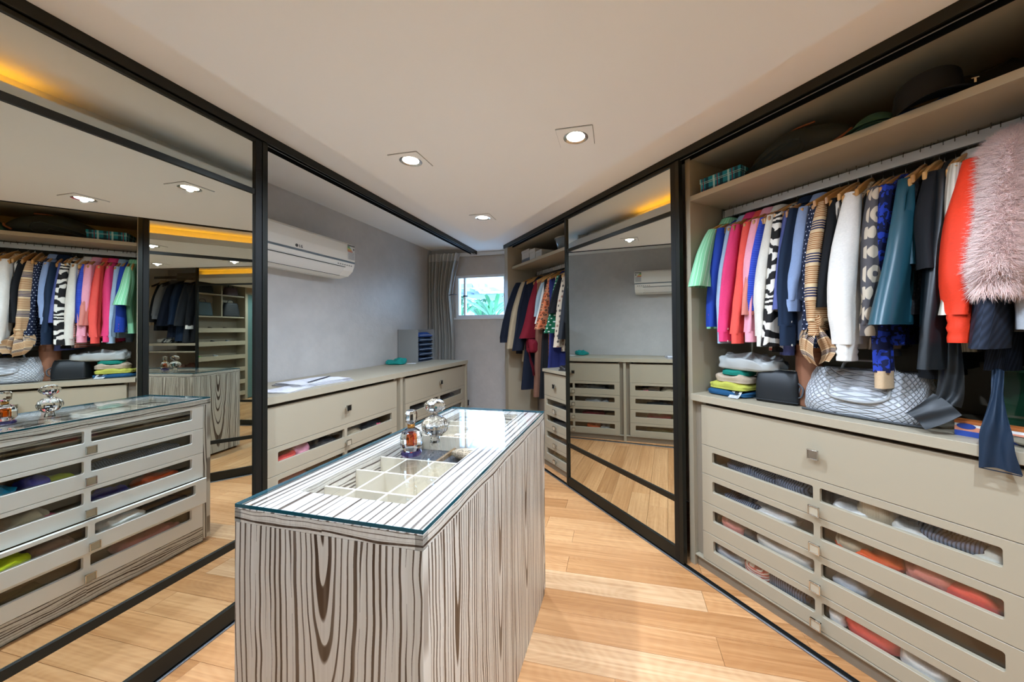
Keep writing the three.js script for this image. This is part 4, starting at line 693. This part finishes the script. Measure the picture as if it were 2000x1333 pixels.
{
  const L2 = [.966, .731, .567, .402, .236, .074], row = ['top', 'second', 'third', 'lowest'];
  const put = (u, i, x, w, h, m, what, seed, d = .18) => stash(`${what} in the ${row[i]} glass drawer, dresser unit ${u ? 'by the curtain' : 'by the mirror'}`, D((u ? 1.268 : 0) + x, -.03 - d / 2, L2[i + 2] + .032), DT, w, h, d, m, seed, 2);
  put(0, 0, .15, .15, .06, C.coral, 'bright red cloth', 81, .12); put(0, 0, .26, .12, .075, C.pink, 'pink and white rumpled cloth', 82, .14); put(0, 0, .45, .2, .06, C.charcoal, 'dark lace-edged cloth', 83); put(0, 0, .7, .16, .06, C.beige, 'beige rumpled cloth', 84); put(0, 0, .9, .22, .075, C.charcoal, 'black cloth', 85); put(0, 0, .95, .08, .05, C.rosy, 'pink looped strap', 86, .1);
  put(0, 1, .2, .24, .07, C.dusty, 'red and beige cloth', 87); put(0, 1, .8, .3, .06, C.charcoal, 'dark cloth', 88); put(0, 2, .25, .3, .07, C.rosy, 'pink and red cloth', 89); put(0, 2, .8, .3, .06, C.burgundy, 'dark red cloth', 90); put(0, 3, .25, .28, .06, C.beige, 'grey beige cloth', 91); put(0, 3, .8, .3, .06, C.khaki, 'dull brown cloth', 92);
  put(1, 0, .85, .34, .07, C.deepnavy, 'dark navy cloth', 93); put(1, 0, .3, .3, .06, C.charcoal, 'black and grey cloth', 94); put(1, 1, .3, .3, .06, C.silver, 'pale grey cloth', 95); put(1, 1, .85, .3, .06, C.burgundy, 'dark red cloth', 96); put(1, 2, .35, .3, .06, C.burgundy, 'wine red cloth', 97); put(1, 2, .85, .25, .05, C.charcoal, 'black cloth', 98); put(1, 3, .35, .18, .06, C.orange, 'orange cloth', 99); put(1, 3, .2, .12, .06, C.silver, 'white and grey cloth', 100);
  const far = ['top', 'second', 'third', 'lowest']; [C.charcoal, C.deepnavy, C.charcoal, C.khaki].forEach((m, i) => stash(`dark cloth in the ${far[i]} drawer of the narrow chest`, R(1.25, -.2, LINES[i + 2] + .032), TH, .3, .06, .18, m, 101 + i, 2));
  const li = [.914, .758, .596, .43, .265, .1], names = ['top', 'second', 'third', 'pulled-out fourth', 'lowest'];
  const il = (i, z, w, h, m, what, seed, d = .14) => { const x = -.271 + .03 + d / 2 - (i === 3 ? .03 : 0), p = [IX + x, IZ - z]; stash(`${what} in the ${names[i]} island drawer`, IP(p[0], p[1], li[i + 1] + .032), -ISL - Math.PI / 2, w, h, d, m, seed, 2); };
  il(1, .33, .26, .07, C.cyan, 'turquoise cloth', 111); il(1, .14, .08, .06, C.violet, 'violet cloth', 112); il(1, .05, .1, .04, C.lime, 'lime patterned cloth', 113); il(1, -.25, .4, .06, P.stripesGrey, 'grey striped cloth', 114);
  il(2, .3, .2, .05, C.dusty, 'pink red cloth', 115); il(2, .17, .14, .08, C.beige, 'beige cloth loop', 116); il(2, .12, .1, .05, C.rosy, 'bright pink cloth', 117, .1); il(2, -.34, .2, .06, C.orange, 'orange cloth', 118); il(2, -.14, .14, .05, C.violet, 'blue and red cloth', 119);
  il(3, .4, .14, .05, C.blue, 'blue cloth', 120); il(3, .28, .22, .07, C.lime, 'bright lime yellow cloth', 121, .12); il(3, .1, .14, .06, C.brown, 'brown patterned cloth', 122); il(3, -.16, .2, .07, C.white, 'shiny white cloth', 123); il(3, -.38, .18, .06, C.deepnavy, 'navy cloth', 124);
  il(4, -.3, .3, .055, C.dusty, 'rusty red and white cloth', 125); il(4, .25, .3, .04, C.khaki, 'brown cloth', 126);
}

// ---------------------------------------------------------------- on and in the island
{
  const glass = phys(0xffffff, .0, { transmission: 1, thickness: .05, ior: 1.32 });
  const b = thing('perfume_bottle', 'smaller cut-glass perfume bottle with amber liquid on the island', 'perfume bottle', IP(-.75, 1.122, .9602), .3, 'perfume bottles on the island');
  part('base', facet(lathe([[0, 0], [.033, 0], [.036, .006], [.033, .014], [.028, .016], [0, .016]], 16)), phys(0x4a4470, .05, { metalness: .7, iridescence: 1, iridescenceIOR: 1.8, iridescenceThicknessRange: [200, 500] }), b, 'iridescent violet base');
  part('body', facet(lathe([[0, .0165], [.026, .0165], [.037, .034], [.0375, .062], [.03, .084], [.016, .094], [0, .095]], 10)), glass, b);
  part('liquid', facet(lathe([[0, .034], [.012, .034], [.013, .04], [.013, .07], [.009, .074], [0, .074]], 6)), phys(0xffffff, .02, { transmission: 1, thickness: .02, ior: 1.36, attenuationColor: new THREE.Color(.9, .42, .05), attenuationDistance: .009 }), b, 'amber liquid');
  part('neck', lathe([[.0, .0955], [.0125, .0955], [.0125, .109], [.0, .109]], 24), phys(0xc98f4a, .15, { metalness: .8 }), b);
  part('stopper', facet(lathe([[0, .1095], [.012, .1095], [.02, .119], [.0215, .146], [.0175, .157], [0, .16]], 8)), glass, b);
  const c = thing('perfume_bottle', 'larger clear crystal perfume bottle with a domed stopper on the island', 'perfume bottle', IP(-.742, 1.27, .9602), .1, 'perfume bottles on the island');
  const petals = (y0, y1, rx, n, amp) => { const rows = []; for (let j = 0; j <= 12; j++) { const f = j / 12, r0 = rx * Math.sin(clamp(.04 + f * .92) * Math.PI) ** .62, r = []; for (let i = 0; i < n * 4; i++) { const a = i / (n * 4) * Math.PI * 2, k = r0 * (1 + amp * (Math.abs(Math.cos(a * n / 2)) - .5)); r.push([k * Math.cos(a), lerp(y0, y1, f), k * .85 * Math.sin(a)]); } rows.push(r); } return facet(loft(rows, true, true, true)); };
  part('foot', facet(lathe([[0, 0], [.02, 0], [.018, .014], [.016, .021], [0, .022]], 8)), glass, c);
  part('body', petals(.0223, .106, .053, 8, .1), glass, c);
  part('neck', lathe([[0, .1065], [.009, .1065], [.011, .1135], [0, .114]], 20), nickel, c);
  part('stopper', petals(.1143, .17, .042, 6, .1), glass, c);
  const leo = (label, n, d, y, turn) => { const t = thing('glasses_case', label, 'case', IP(n, d, y), turn, 'leopard-print cases under the island glass'); const rows = []; for (let j = 0; j <= 14; j++) { const f = j / 14, x = lerp(-.08, .08, f), k = Math.sin(clamp(.03 + f * .94) * Math.PI) ** .4, r = []; for (let i = 0; i < 22; i++) { const a = i / 22 * Math.PI * 2; r.push([x, .022 + .022 * k * Math.sin(a), .034 * k * Math.cos(a)]); } rows.push(r); } part('shell', loft(rows, true, true, true, .2, .2), P.animal, t); part('hinge_label', bx(.0, .03, .043, .0455, -.012, .012), mat(0xd9d9d6, .5), t); };
  leo('leopard-print glasses case in the dark middle bay of the island tray', -.63, 1.35, .8695, -.1);
  leo('leopard-print glasses case further back in the island tray', -.79, 1.53, .8665, .2);
  const sg = thing('sunglasses', 'white rimmed sunglasses at the far end of the island tray', 'sunglasses', IP(-.81, 1.75, .8665), .2);
  const ringG = new THREE.TorusGeometry(.024, .004, 8, 28), wm = mat(0xe8eaec, .3); const l = ringG.clone(); l.scale(1.1, .9, 1); l.translate(-.032, .022, 0); const r = ringG.clone(); r.scale(1.1, .9, 1); r.translate(.032, .022, 0);
  part('rims', [l, r, bx(-.008, .008, .024, .03, -.003, .003)], wm, sg); part('temple', tube([[-.058, .028, 0], [-.06, .028, -.06], [-.05, .012, -.11]], .003, 14, 6), wm, sg); part('temple', tube([[.058, .028, 0], [.06, .028, -.06], [.05, .012, -.11]], .003, 14, 6), wm, sg);
  part('lens', [-.032, .032].map(x => { const g = new THREE.CircleGeometry(.022, 24); g.scale(1.1, .9, 1); g.translate(x, .022, 0); return g; }), mat(0x23272c, .05, { side: THREE.DoubleSide }), sg);
}
// ---------------------------------------------------------------- on the long dresser, on the grey wall
{
  const cl = (label, pos, turn, w, d, seed, lay) => {
    const t = thing('folded_cloth', label, 'cloth', pos, turn, 'white cloths on the dresser'), wm = cloth(0xe3e0e4, .8);
    for (let k = 0; k < lay; k++) { const rows = []; for (let j = 0; j <= 10; j++) { const r = []; for (let i = 0; i <= 14; i++) { const x = (i / 14 - .5) * w * (1 - .03 * k), z = (j / 10 - .5) * d * (1 - .05 * k); r.push([x, .003 + k * .0075 + .005 * vnoise(x * 16 + seed + k, z * 16), z]); } rows.push(r); } const top = loft(rows, false), side = loft([rows[0].concat(rows.slice(1).map(r => r[14]), rows[10].slice(0, 14).reverse(), rows.slice(1, 10).map(r => r[0]).reverse())].flatMap(r => [r, r.map(([x, y, z]) => [x, k * .0075, z])]), true); part('layer', [top, side], wm, t); }
    return t;
  };
  cl('white cloth lying flat on the dresser nearest the left mirror', [-2.06, 1.0303, -1.87], DT + .25, .26, .2, 3, 1);
  const t = cl('white folded cloth with a dark navy stripe on the long dresser', [-2.13, 1.0303, -2.16], DT - .12, .4, .3, 6, 3);
  part('stripe', [loft([0, 1].map(k => { const r = []; for (let i = 0; i <= 14; i++) { const x = (i / 14 - .5) * .3; r.push([x + .02, .0272, .02 - x * .55 + (k - .5) * .022]); } return r; }), false)], cloth(0x22263c), t);
  solo('folded_cloth', 'turquoise crumpled cloth on the dresser near the window', 'cloth', clothLump(.2, .06, .16, 17, .03), cloth(0x1f8f86), [-2.38, 1.0303, -3.5], .3);
  solo('card', 'small white card lying beside the turquoise cloth', 'card', bx(-.05, .05, 0, .004, -.04, .04, .001), mat(0xe6e8ea, .5), [-2.27, 1.0302, -3.62], .4);
  const b = thing('storage_box', 'tall open grey box against the wall holding navy folded shirts', 'box', [-2.37, 1.0303, -3.91], Math.PI / 2), gm = mat(0x8d8d8b, .5);
  part('side', bx(-.19, -.183, 0, .385, -.14, .12), gm, b); part('side', bx(.183, .19, 0, .385, -.14, .12), gm, b); part('back', bx(-.183, .183, 0, .385, -.14, -.133), gm, b); part('bottom', bx(-.183, .183, 0, .007, -.133, .12), gm, b);
  ['lowest', 'second', 'third', 'fourth', 'fifth', 'topmost'].forEach((w, i) => { const s = thing('folded_shirt', `navy folded shirt in the tall grey box, ${w} of the stack`, 'folded clothes', [-2.36, 1.0385 + i * .056, -3.91], Math.PI / 2, 'navy shirts in the grey box'); part('body', clothLump(.34, .05, .22, 60 + i, .012, 1, .4), i === 5 ? cloth(0x23407c) : C.navy, s); part('paper_band', tube([[-.15, .028, .108], [0, .03, .115], [.15, .028, .108]], .003, 12, 5), mat(0xb9c2d2, .4), s); });
  // air conditioner
  const a = thing('air_conditioner', 'white wall-mounted air conditioner with a grey stripe above the dresser', 'air conditioner', [XW, 2.02, -2.19], Math.PI / 2), wh = mat(0xf4f0e6, .35);
  const ext = (pts, w) => { const s = new THREE.Shape(pts.map(([z, y]) => new THREE.Vector2(-z, y))); const g = new THREE.ExtrudeGeometry(s, { depth: w - .012, bevelEnabled: true, bevelThickness: .006, bevelSize: .006, bevelOffset: -.006, bevelSegments: 2, curveSegments: 8 }); g.translate(0, 0, -(w - .012) / 2); g.rotateY(Math.PI / 2); return g; };
  const HW = .56;
  part('upper_cover', ext([[0.001, -.006], [.236, -.006], [.238, .06], [.232, .135], [.205, .156], [.001, .156]], HW * 2), wh, a);
  part('stripe', ext([[.02, -.022], [.236, -.022], [.238, -.014], [.236, -.0065], [.02, -.0065]], HW * 2 - .004), mat(0x8f9aa0, .3, { metalness: .5 }), a);
  part('lower_body', ext([[0.001, -.142], [.09, -.146], [.17, -.13], [.215, -.09], [.232, -.05], [.236, -.0225], [.001, -.0225]], HW * 2 - .006), wh, a);
  const flap = (p, q, o, w) => bx(-w, w, -.0, .0, 0, 0, 0);
  { const r = [[.227, -.066], [.206, -.103], [.168, -.132]].map(([z, y]) => [z + .003, y - .0025]); const s = loft(r.map(([z, y]) => [[-.46, y, z], [.44, y, z]]), false); part('flap', s, mat(0xece8e0, .4, { side: THREE.DoubleSide }), a); const ln = (z, y) => bx(-.47, .45, y - .0018, y + .0018, z - .002, z + .0035, 0); part('air_slot', [ln(.2285, -.063), ln(.17, -.1335)], mat(0x2a2622, .6), a); }
  const lab = tex(64, 128, (u, v) => { v = 1 - v; if (v < .1) return [120, 118, 112]; if (v < .5) { const k = Math.floor((v - .12) / .075), L = [[30, 130, 70], [110, 170, 60], [220, 200, 50], [226, 140, 50], [200, 70, 50]]; if (k >= 0 && k < 5 && u < .3 + k * .1 && ((v - .12) % .075) < .055) return L[k]; if (Math.hypot(u - .85, v - .26) < .07) return [40, 40, 44]; return [226, 224, 216]; } return ((v * 24) % 1 < .45 && u > .08 && u < .9) ? [150, 148, 146] : [218, 216, 212]; });
  { const g = new THREE.PlaneGeometry(.085, .13); const m = part('energy_label', g, mat(0xffffff, .5, { map: lab }), a); m.position.set(HW - .05, .073, .2395); m.rotation.x = -.02; }
  const gd = mat(0x55524e, .5), cir = new THREE.CylinderGeometry(.0115, .0115, .0015, 28); cir.rotateX(Math.PI / 2); cir.translate(-.035, .014, .238); part('logo_disc', cir, gd, a); const lg = text('LG', .02, .001); lg.translate(-.018, .004, .2378); part('logo_letters', lg, gd, a);
  part('indicator_print', [0, 1, 2, 3, 4, 5, 6].map(i => bx(HW - .2 + i * .025, HW - .186 + i * .025, -.049, -.041, .231, .2345, 0)), mat(0x8a8880, .5), a);
  // curtain, gathered at a tie
  const cu = thing('curtain', 'grey pleated curtain gathered beside the window', 'curtain', [0, 0, 0]);
  const row = (y, n = 110) => { const tie = 1.87, xr = y > tie ? lerp(-2.165, -2.04, ((y - tie) / .57) ** 1.25) : lerp(-2.165, -2.12, Math.min(1, (tie - y) / .6)), r = []; for (let i = 0; i <= n; i++) { const u = i / n; r.push([lerp(-2.5, xr, u), y, -4.42 + .034 * Math.sin(u * Math.PI * 2 * 8 + .4 * Math.sin(y * 3)) + .014 * Math.sin(u * 19 + y * 1.5) + (y < 2.3 ? .01 * vnoise(u * 8, y * 3) : 0)]); } return r; };
  const ys = []; for (let k = 0; k <= 30; k++) ys.push(lerp(2.335, .02, k / 30));
  const fabric = phys(0xaaa69f, .9, { transmission: .08, thickness: 0, side: THREE.DoubleSide });
  part('drape', loft(ys.map(y => row(y)), false), fabric, cu); part('heading', loft([2.435, 2.4, 2.37, 2.3351].map(y => row(y).map(([x, yy, z]) => [x, yy, z + .004])), false), phys(0xcfccc5, .9, { transmission: .12, thickness: 0, side: THREE.DoubleSide }), cu); part('tie_hook', tube([[-2.19, 1.87, -4.38], [-2.15, 1.88, -4.39], [-2.12, 1.885, -4.46]], .006, 12, 6), mat(0x20262c, .4), cu);
  const so = thing('wall_socket', 'white wall socket with a black plug low on the far wall', 'socket', [-1.995, .43, ZF + .0005]); part('plate', bx(-.04, .04, -.05, .0, 0, .01), mat(0xd9d9da, .4), so); part('plug', bx(-.03, .03, -.045, .03, .01, .05, .006), mat(0x1b1e24, .5), so);
}
// ---------------------------------------------------------------- outside the window
{
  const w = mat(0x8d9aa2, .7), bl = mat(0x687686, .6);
  const h = thing('house', 'white neighbouring house with a grey parapet seen through the window', 'house', [0, 0, 0]);
  part('wall', bx(-6.4, -3.2, .4, 2.72, -12.6, -11.4, 0), w, h); part('parapet', [0, 1, 2, 3, 4, 5].map(i => bx(-5.7 + i * .23, -5.48 + i * .23, 2.82, 3.0, -11.6, -11.3, .01)), bl, h); part('roof_slab', prism([[-6.4, -11.1], [-4.2, -11.1], [-3.3, -11.3], [-3.3, -12.6], [-6.4, -12.6]], 2.72, 2.82), w, h); part('eave', (() => { const g = bx(-.55, .55, -.06, .06, -.5, .5); g.rotateZ(-.42); g.translate(-3.75, 2.8, -11.2); return g; })(), w, h);
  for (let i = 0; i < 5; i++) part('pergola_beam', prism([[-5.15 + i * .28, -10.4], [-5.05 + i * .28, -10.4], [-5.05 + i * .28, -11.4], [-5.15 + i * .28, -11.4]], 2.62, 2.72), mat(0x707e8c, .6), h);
  part('window', bx(-4.75, -4.35, 1.6, 2.25, -11.41, -11.38), mat(0x4a6076, .2), h);
  struct('ground', bx(-9, -1, .9, 1.0, -14, -5.2, 0), mat(0xe6e9e8, .8));
  const gm = [0x2a6a3c, 0x3a7c48, 0x1d5230].map(c => phys(c, .7, { transmission: .3, thickness: 0, side: THREE.DoubleSide }));
  const plant = (x, z, s, label, seed) => {
    const t = thing('palm_plant', label, 'plant', [x, 1.0, z], seed);
    for (let k = 0; k < 15; k++) { const a = k * 2.4, len = s * rr(.75, 1.15), rows = []; for (let j = 0; j <= 7; j++) { const f = j / 7, r = Math.sin(f * 1.5) * len * .75, y = .72 + len * (f * 1.05 - f * f * .62), wd = .045 * s * Math.sin(Math.PI * clamp(f * .93 + .05)); rows.push([[Math.cos(a) * r - Math.sin(a) * wd, y, Math.sin(a) * r + Math.cos(a) * wd], [Math.cos(a) * r, y - wd * .3, Math.sin(a) * r], [Math.cos(a) * r + Math.sin(a) * wd, y, Math.sin(a) * r - Math.cos(a) * wd]]); } part('frond', loft(rows, false), gm[k % 3], t); }
    part('trunk', lathe([[.0, 0], [.06 * s, 0], [.04 * s, .76], [0, .78]], 10), mat(0x6d5c48, .9), t);
  };
  plant(-4.55, -9.6, 1.25, 'light green palm at the left of the window view', .3); plant(-3.9, -9.9, 1.2, 'small palm before the house wall in the middle of the window view', 1.1); plant(-3.3, -9.3, 1.2, 'broad palm at the right of the window view', 2.2); plant(-3.05, -8.3, .9, 'low pale palm close to the window on the right', 3.1); plant(-4.05, -8.8, .8, 'low fern-like palm before the taller ones', 4.0);
}

// ---------------------------------------------------------------- behind the camera, seen in the mirrors: coat wardrobe, shelf unit, door
{
  const t = thing('wardrobe', 'open coat wardrobe on the left, seen only in the mirrors', 'wardrobe', [0, 0, 0]);
  part('back_panel', bx(XW, XW + .012, 0, 2.44, -.26, .86), lacquerDark, t); part('shelf', bx(XW + .012, -1.9, 1.2, 1.235, -.26, .86), plainLacquer, t); part('shelf', bx(XW + .012, -1.93, 1.09, 1.11, -.26, .86), plainLacquer, t); part('shelf', bx(XW + .012, -1.9, .5, .53, -.26, .86), plainLacquer, t);
  const r = thing('hanging_rail', 'metal rail holding the dark coats, seen only in the mirrors', 'clothes rail', [0, 0, 0]); part('rail', bx(-2.18, -2.16, 2.29, 2.33, -.26, .86), nickel, r);
  [[.66, 'beige cropped jacket in the coat wardrobe seen in the left mirror', { m: C.beige, len: .7, sl: .62, t: .035, collar: true, sw: .065 }], [.56, 'black jacket beside the beige one in the coat wardrobe', { m: C.black, len: .78, sl: .6, sk: 'loose', t: .03 }], [.47, 'grey denim jacket in the coat wardrobe', { m: C.greyDenim, len: .55, sl: .5, t: .03, collar: true, sw: .065 }], [.34, 'long navy coat with pale piping in the coat wardrobe', { m: C.deepnavy, len: .9, sl: .66, sk: 'loose', t: .05, sw: .075, st: .045, out: .06 }], [.2, 'dark blue coat with a pale fur collar in the coat wardrobe', { m: C.navy, len: .95, sl: .64, sk: 'loose', t: .05, collar: C.cream, sw: .075, st: .045 }], [.06, 'charcoal coat in the coat wardrobe', { m: C.charcoal, len: .98, sl: .66, sk: 'loose', t: .045, sw: .07 }], [-.08, 'cream-lined black coat nearest the left mirror', { m: C.black, len: .95, sl: .66, t: .045, collar: C.cream, cm: C.white, sw: .07 }]].forEach(([z, l, o], i) => { garment('coat', l, 'coat', [-2.17, 2.31, z], Math.PI / 2, o, 'coats seen in the mirrors'); hanger('h', `dark hanger inside the ${l}`.split(' ').slice(0, 16).join(' '), [-2.17, 2.31, z], Math.PI / 2, .05, blackHanger, 'hangers of the coats'); });
  solo('folded_clothes', 'pale printed cloth on the shelf under the dark coats', 'folded clothes', clothLump(.3, .07, .3, 140, .02, 2), P.snake, [-2.2, 1.236, .55], 0);
  solo('folded_clothes', 'black cloth heap on the shelf under the dark coats', 'folded clothes', clothLump(.35, .09, .3, 141, .02, 2), C.charcoal, [-2.2, 1.236, .1], 0);
  solo('folded_clothes', 'brown and grey cloth pile on the lower coat wardrobe shelf', 'folded clothes', clothLump(.5, .3, .35, 142, .02, 3), C.brown, [-2.2, .532, .35], 0);

  const s = thing('shelf_unit', 'tall beige shelf unit with shoe shelves, seen only in the mirrors', 'shelves', [0, 0, .84]);
  part('side_panel', bx(-1.83, -1.8, 0, 2.44, -.0, .2), plainLacquer, s); part('side_panel', bx(.13, .16, 0, 2.44, -.02, .2), plainLacquer, s); part('back_panel', bx(-1.8, .13, 0, 2.44, .185, .2), lacquerDark, s); part('divider', bx(-.37, -.345, 1.7, 2.44, 0, .185), plainLacquer, s); part('divider', bx(-1.07, -1.05, 0, 2.44, 0, .185), plainLacquer, s);
  for (const y of [2.12, 1.69]) { part('shelf', bx(-1.05, -.37, y, y + .025, 0, .185), plainLacquer, s); part('shelf', bx(-.345, .13, y, y + .025, 0, .185), plainLacquer, s); }
  for (const y of [1.4, 1.14, .86, .6, .34, .1]) part('shoe_shelf', [bx(-1.05, .13, y, y + .02, 0, .185), bx(-1.05, .13, y, y + .085, -.018, 0)], plainLacquer, s);
  const bagm = [mat(0x1b1d20, .6), mat(0x2b4047, .6), mat(0x26272b, .5), mat(0x57434a, .6)];
  [[-.68, 2.146, .42, .2, 0, 'black box bag on the upper left shelf of the mirrored unit'], [-.1, 2.146, .3, .16, 3, 'maroon patterned bag on the upper right shelf of the mirrored unit'], [-.66, 1.716, .36, .26, 1, 'dark teal bag on the middle left shelf of the mirrored unit'], [-.1, 1.716, .36, .28, 2, 'black and white handbag on the middle right shelf of the mirrored unit']].forEach(([x, y, w, h, k, l]) => { const b = thing('handbag', l, 'handbag', [x, y + .0005, .92], 0, 'handbags on the mirrored shelf unit'); const rows = []; for (let j = 0; j <= 10; j++) { const f = j / 10; rows.push(ring(f * h, w / 2 * (1 - .25 * f * f), .055 * (1 - .3 * f), 0, 28, .002, 5, x, 0, .6).map(([a, b2, c]) => [c, b2, a])); } part('body', loft(rows, true, true, true), bagm[k], b); part('handle', tube([[-w * .2, h * .95, 0], [-w * .12, h + .05, 0], [w * .12, h + .05, 0], [w * .2, h * .95, 0]], .006, 20, 6), bagm[(k + 2) % 4], b); });
  const shoeC = [[0x23201f, 1.42, -.8, 'black'], [0x2a2320, 1.42, -.5, 'dark brown'], [0x4f3a2e, 1.42, -.2, 'brown'], [0x25324a, 1.16, -.75, 'navy'], [0x1f2b3a, 1.16, -.45, 'dark blue'], [0x6f7d8a, 1.16, -.15, 'grey blue'], [0x5db33a, .88, -.72, 'bright green'], [0xc9ccce, .88, -.4, 'white']];
  shoeC.forEach(([c, y, x, w]) => { const t2 = thing('shoe', `${w} shoe on the pull-out shelves of the mirrored unit`, 'shoe', [x, y + .0005, .91], .1, 'shoes on the mirrored shelf unit'); const rows = []; for (let j = 0; j <= 12; j++) { const f = j / 12, z = lerp(-.1, .1, f), h = lerp(.045, .085, sm(f)) * (1 - .1 * f), wd = .036 * Math.sin(clamp(.08 + f * .86) * Math.PI) ** .5; const r = []; for (let i = 0; i < 20; i++) { const a = i / 20 * Math.PI * 2; r.push([wd * Math.cos(a), h / 2 + .012 + h / 2 * Math.sin(a), z * .7]); } rows.push(r); } part('upper', loft(rows, true, true, true), mat(c, .6), t2); part('sole', bx(-.034, .034, 0, .014, -.07, .07), mat(0x2a2a2a, .7), t2); });

  const d = new THREE.Group(); d.name = 'door_1'; d.userData.kind = 'structure'; scene.add(d);
  part('door_leaf', bx(.2, 1.0, .01, 2.2, .85, .89), mat(0x5f7c78, .45), d); part('door_frame', [bx(.16, .2, 0, 2.24, .83, 1.05), bx(1.0, 1.04, 0, 2.24, .83, 1.05), bx(.16, 1.04, 2.2, 2.24, .83, 1.05)], plainLacquer, d); part('door_handle', tube([[.93, 1.05, .85], [.93, 1.05, .81], [.82, 1.05, .8]], .009, 16, 8), chrome, d);
  struct('wall_back', bx(1.04, 3.25, 0, 2.45, .86, 1.05, 0), mat(0xc9b79c, .7)); struct('wall_back', bx(.16, 1.04, 2.24, 2.45, .84, 1.05, 0), mat(0xc9a98a, .7));
  { const w = struct('wall_right', bx(1.62, 4.4, 0, 2.45, -.7, -.06, 0), plainLacquer); w.position.set(...WP); w.rotation.y = TH; }
}
// ---------------------------------------------------------------- lamps
const lampGlow = mat(0xffffff, .5, { emissive: 0xfff4e0, emissiveIntensity: 9 }), trimWhite = mat(0xf4f2ec, .7), reflector = mat(0xe0e0de, .15, { metalness: .9 });
function downlight(label, x, z, on = 1) {
  const y = 2.305, t = thing('downlight', label, 'ceiling light', [x, y, z], 0, 'square recessed spotlights in the ceiling panel');
  const sh = new THREE.Shape(); roundRect(sh, -.082, .082, -.082, .082, .003); const h = new THREE.Path(); h.absarc(0, 0, .056, 0, Math.PI * 2, true); sh.holes.push(h);
  const g = new THREE.ExtrudeGeometry(sh, { depth: .004, bevelEnabled: false, curveSegments: 28 }); g.rotateX(Math.PI / 2); g.translate(0, -.0015, 0); part('frame', g, trimWhite, t);
  part('shadow_gap', [bx(-.082, .082, -.0014, -.0002, -.0838, -.0822, 0), bx(-.0838, -.0822, -.0014, -.0002, -.082, .082, 0), bx(.0822, .0838, -.0014, -.0002, -.082, .082, 0), bx(-.082, .082, -.0014, -.0002, .0822, .0838, 0)], mat(0x6b665e, .8), t);
  part('reflector', lathe([[.042, -.0015], [.05, -.0045], [.058, -.006]], 32), reflector, t);
  const d = new THREE.CylinderGeometry(.042, .042, .001, 32); d.translate(0, -.0018, 0); part('lamp_face', d, lampGlow, t);
  const l = new THREE.SpotLight(SPOT_COLOR, SPOT * on, 0, 1.52, 1, 2); l.position.set(x, y - .006, z); l.target.position.set(x, 0, z); l.castShadow = true; l.shadow.mapSize.set(1024, 1024); l.shadow.radius = .9; scene.add(l, l.target);
}
downlight('square spotlight in the ceiling nearest the window', -1.043, -2.684);
downlight('square spotlight in the ceiling above the left edge of the island', -1.06, -1.69);
downlight('square spotlight in the ceiling on the right, above the wooden floor', -.18, -1.66);
downlight('square spotlight in the ceiling near the left mirror, out of view', -1.06, -.6);
downlight('square spotlight in the ceiling just before the camera, out of view', -.1, -.55);
downlight('square spotlight in the ceiling before the colourful clothes, out of view', .8, -.7);
downlight('square spotlight in the ceiling before the back door, out of view', .3, .35);
// amber tape hidden on the lip of the dropped panel, lit near the camera
function cove(label, x0, z0, x1, z1, outX, outZ, k) {
  const cx = (x0 + x1) / 2, cz = (z0 + z1) / 2, len = Math.hypot(x1 - x0, z1 - z0), y = 2.374, a = Math.atan2(x1 - x0, z1 - z0);
  const t = solo('led_tape', label, 'light strip', bx(-.005, .005, 0, .003, -len / 2, len / 2, 0), mat(0xffffff, .5, { emissive: 0xff9a10, emissiveIntensity: 3 }), [cx, y - .005, cz], a, 'amber light strips above the ceiling panel');
  const l = new THREE.RectAreaLight(new THREE.Color(1, .47, .015), COVE * k, len, .012); l.position.set(cx, y + .001, cz); l.up.set(outX, 0, outZ); l.lookAt(cx + outX * .2, y + 1, cz + outZ * .2); scene.add(l);
}
cove('amber light strip above the left edge of the ceiling panel', -1.262, .3, -1.262, -1.0, -1, 0, 1);
{ const A = R(.62, .535), B = R(-2.3, .535); cove('amber light strip above the right edge of the ceiling panel', A[0], A[2], B[0], B[2], -WN[0], -WN[2], 1); }

scene.traverse(o => { if (o.isMesh) { o.castShadow = true; o.receiveShadow = true; } });
renderer.render(scene, camera);
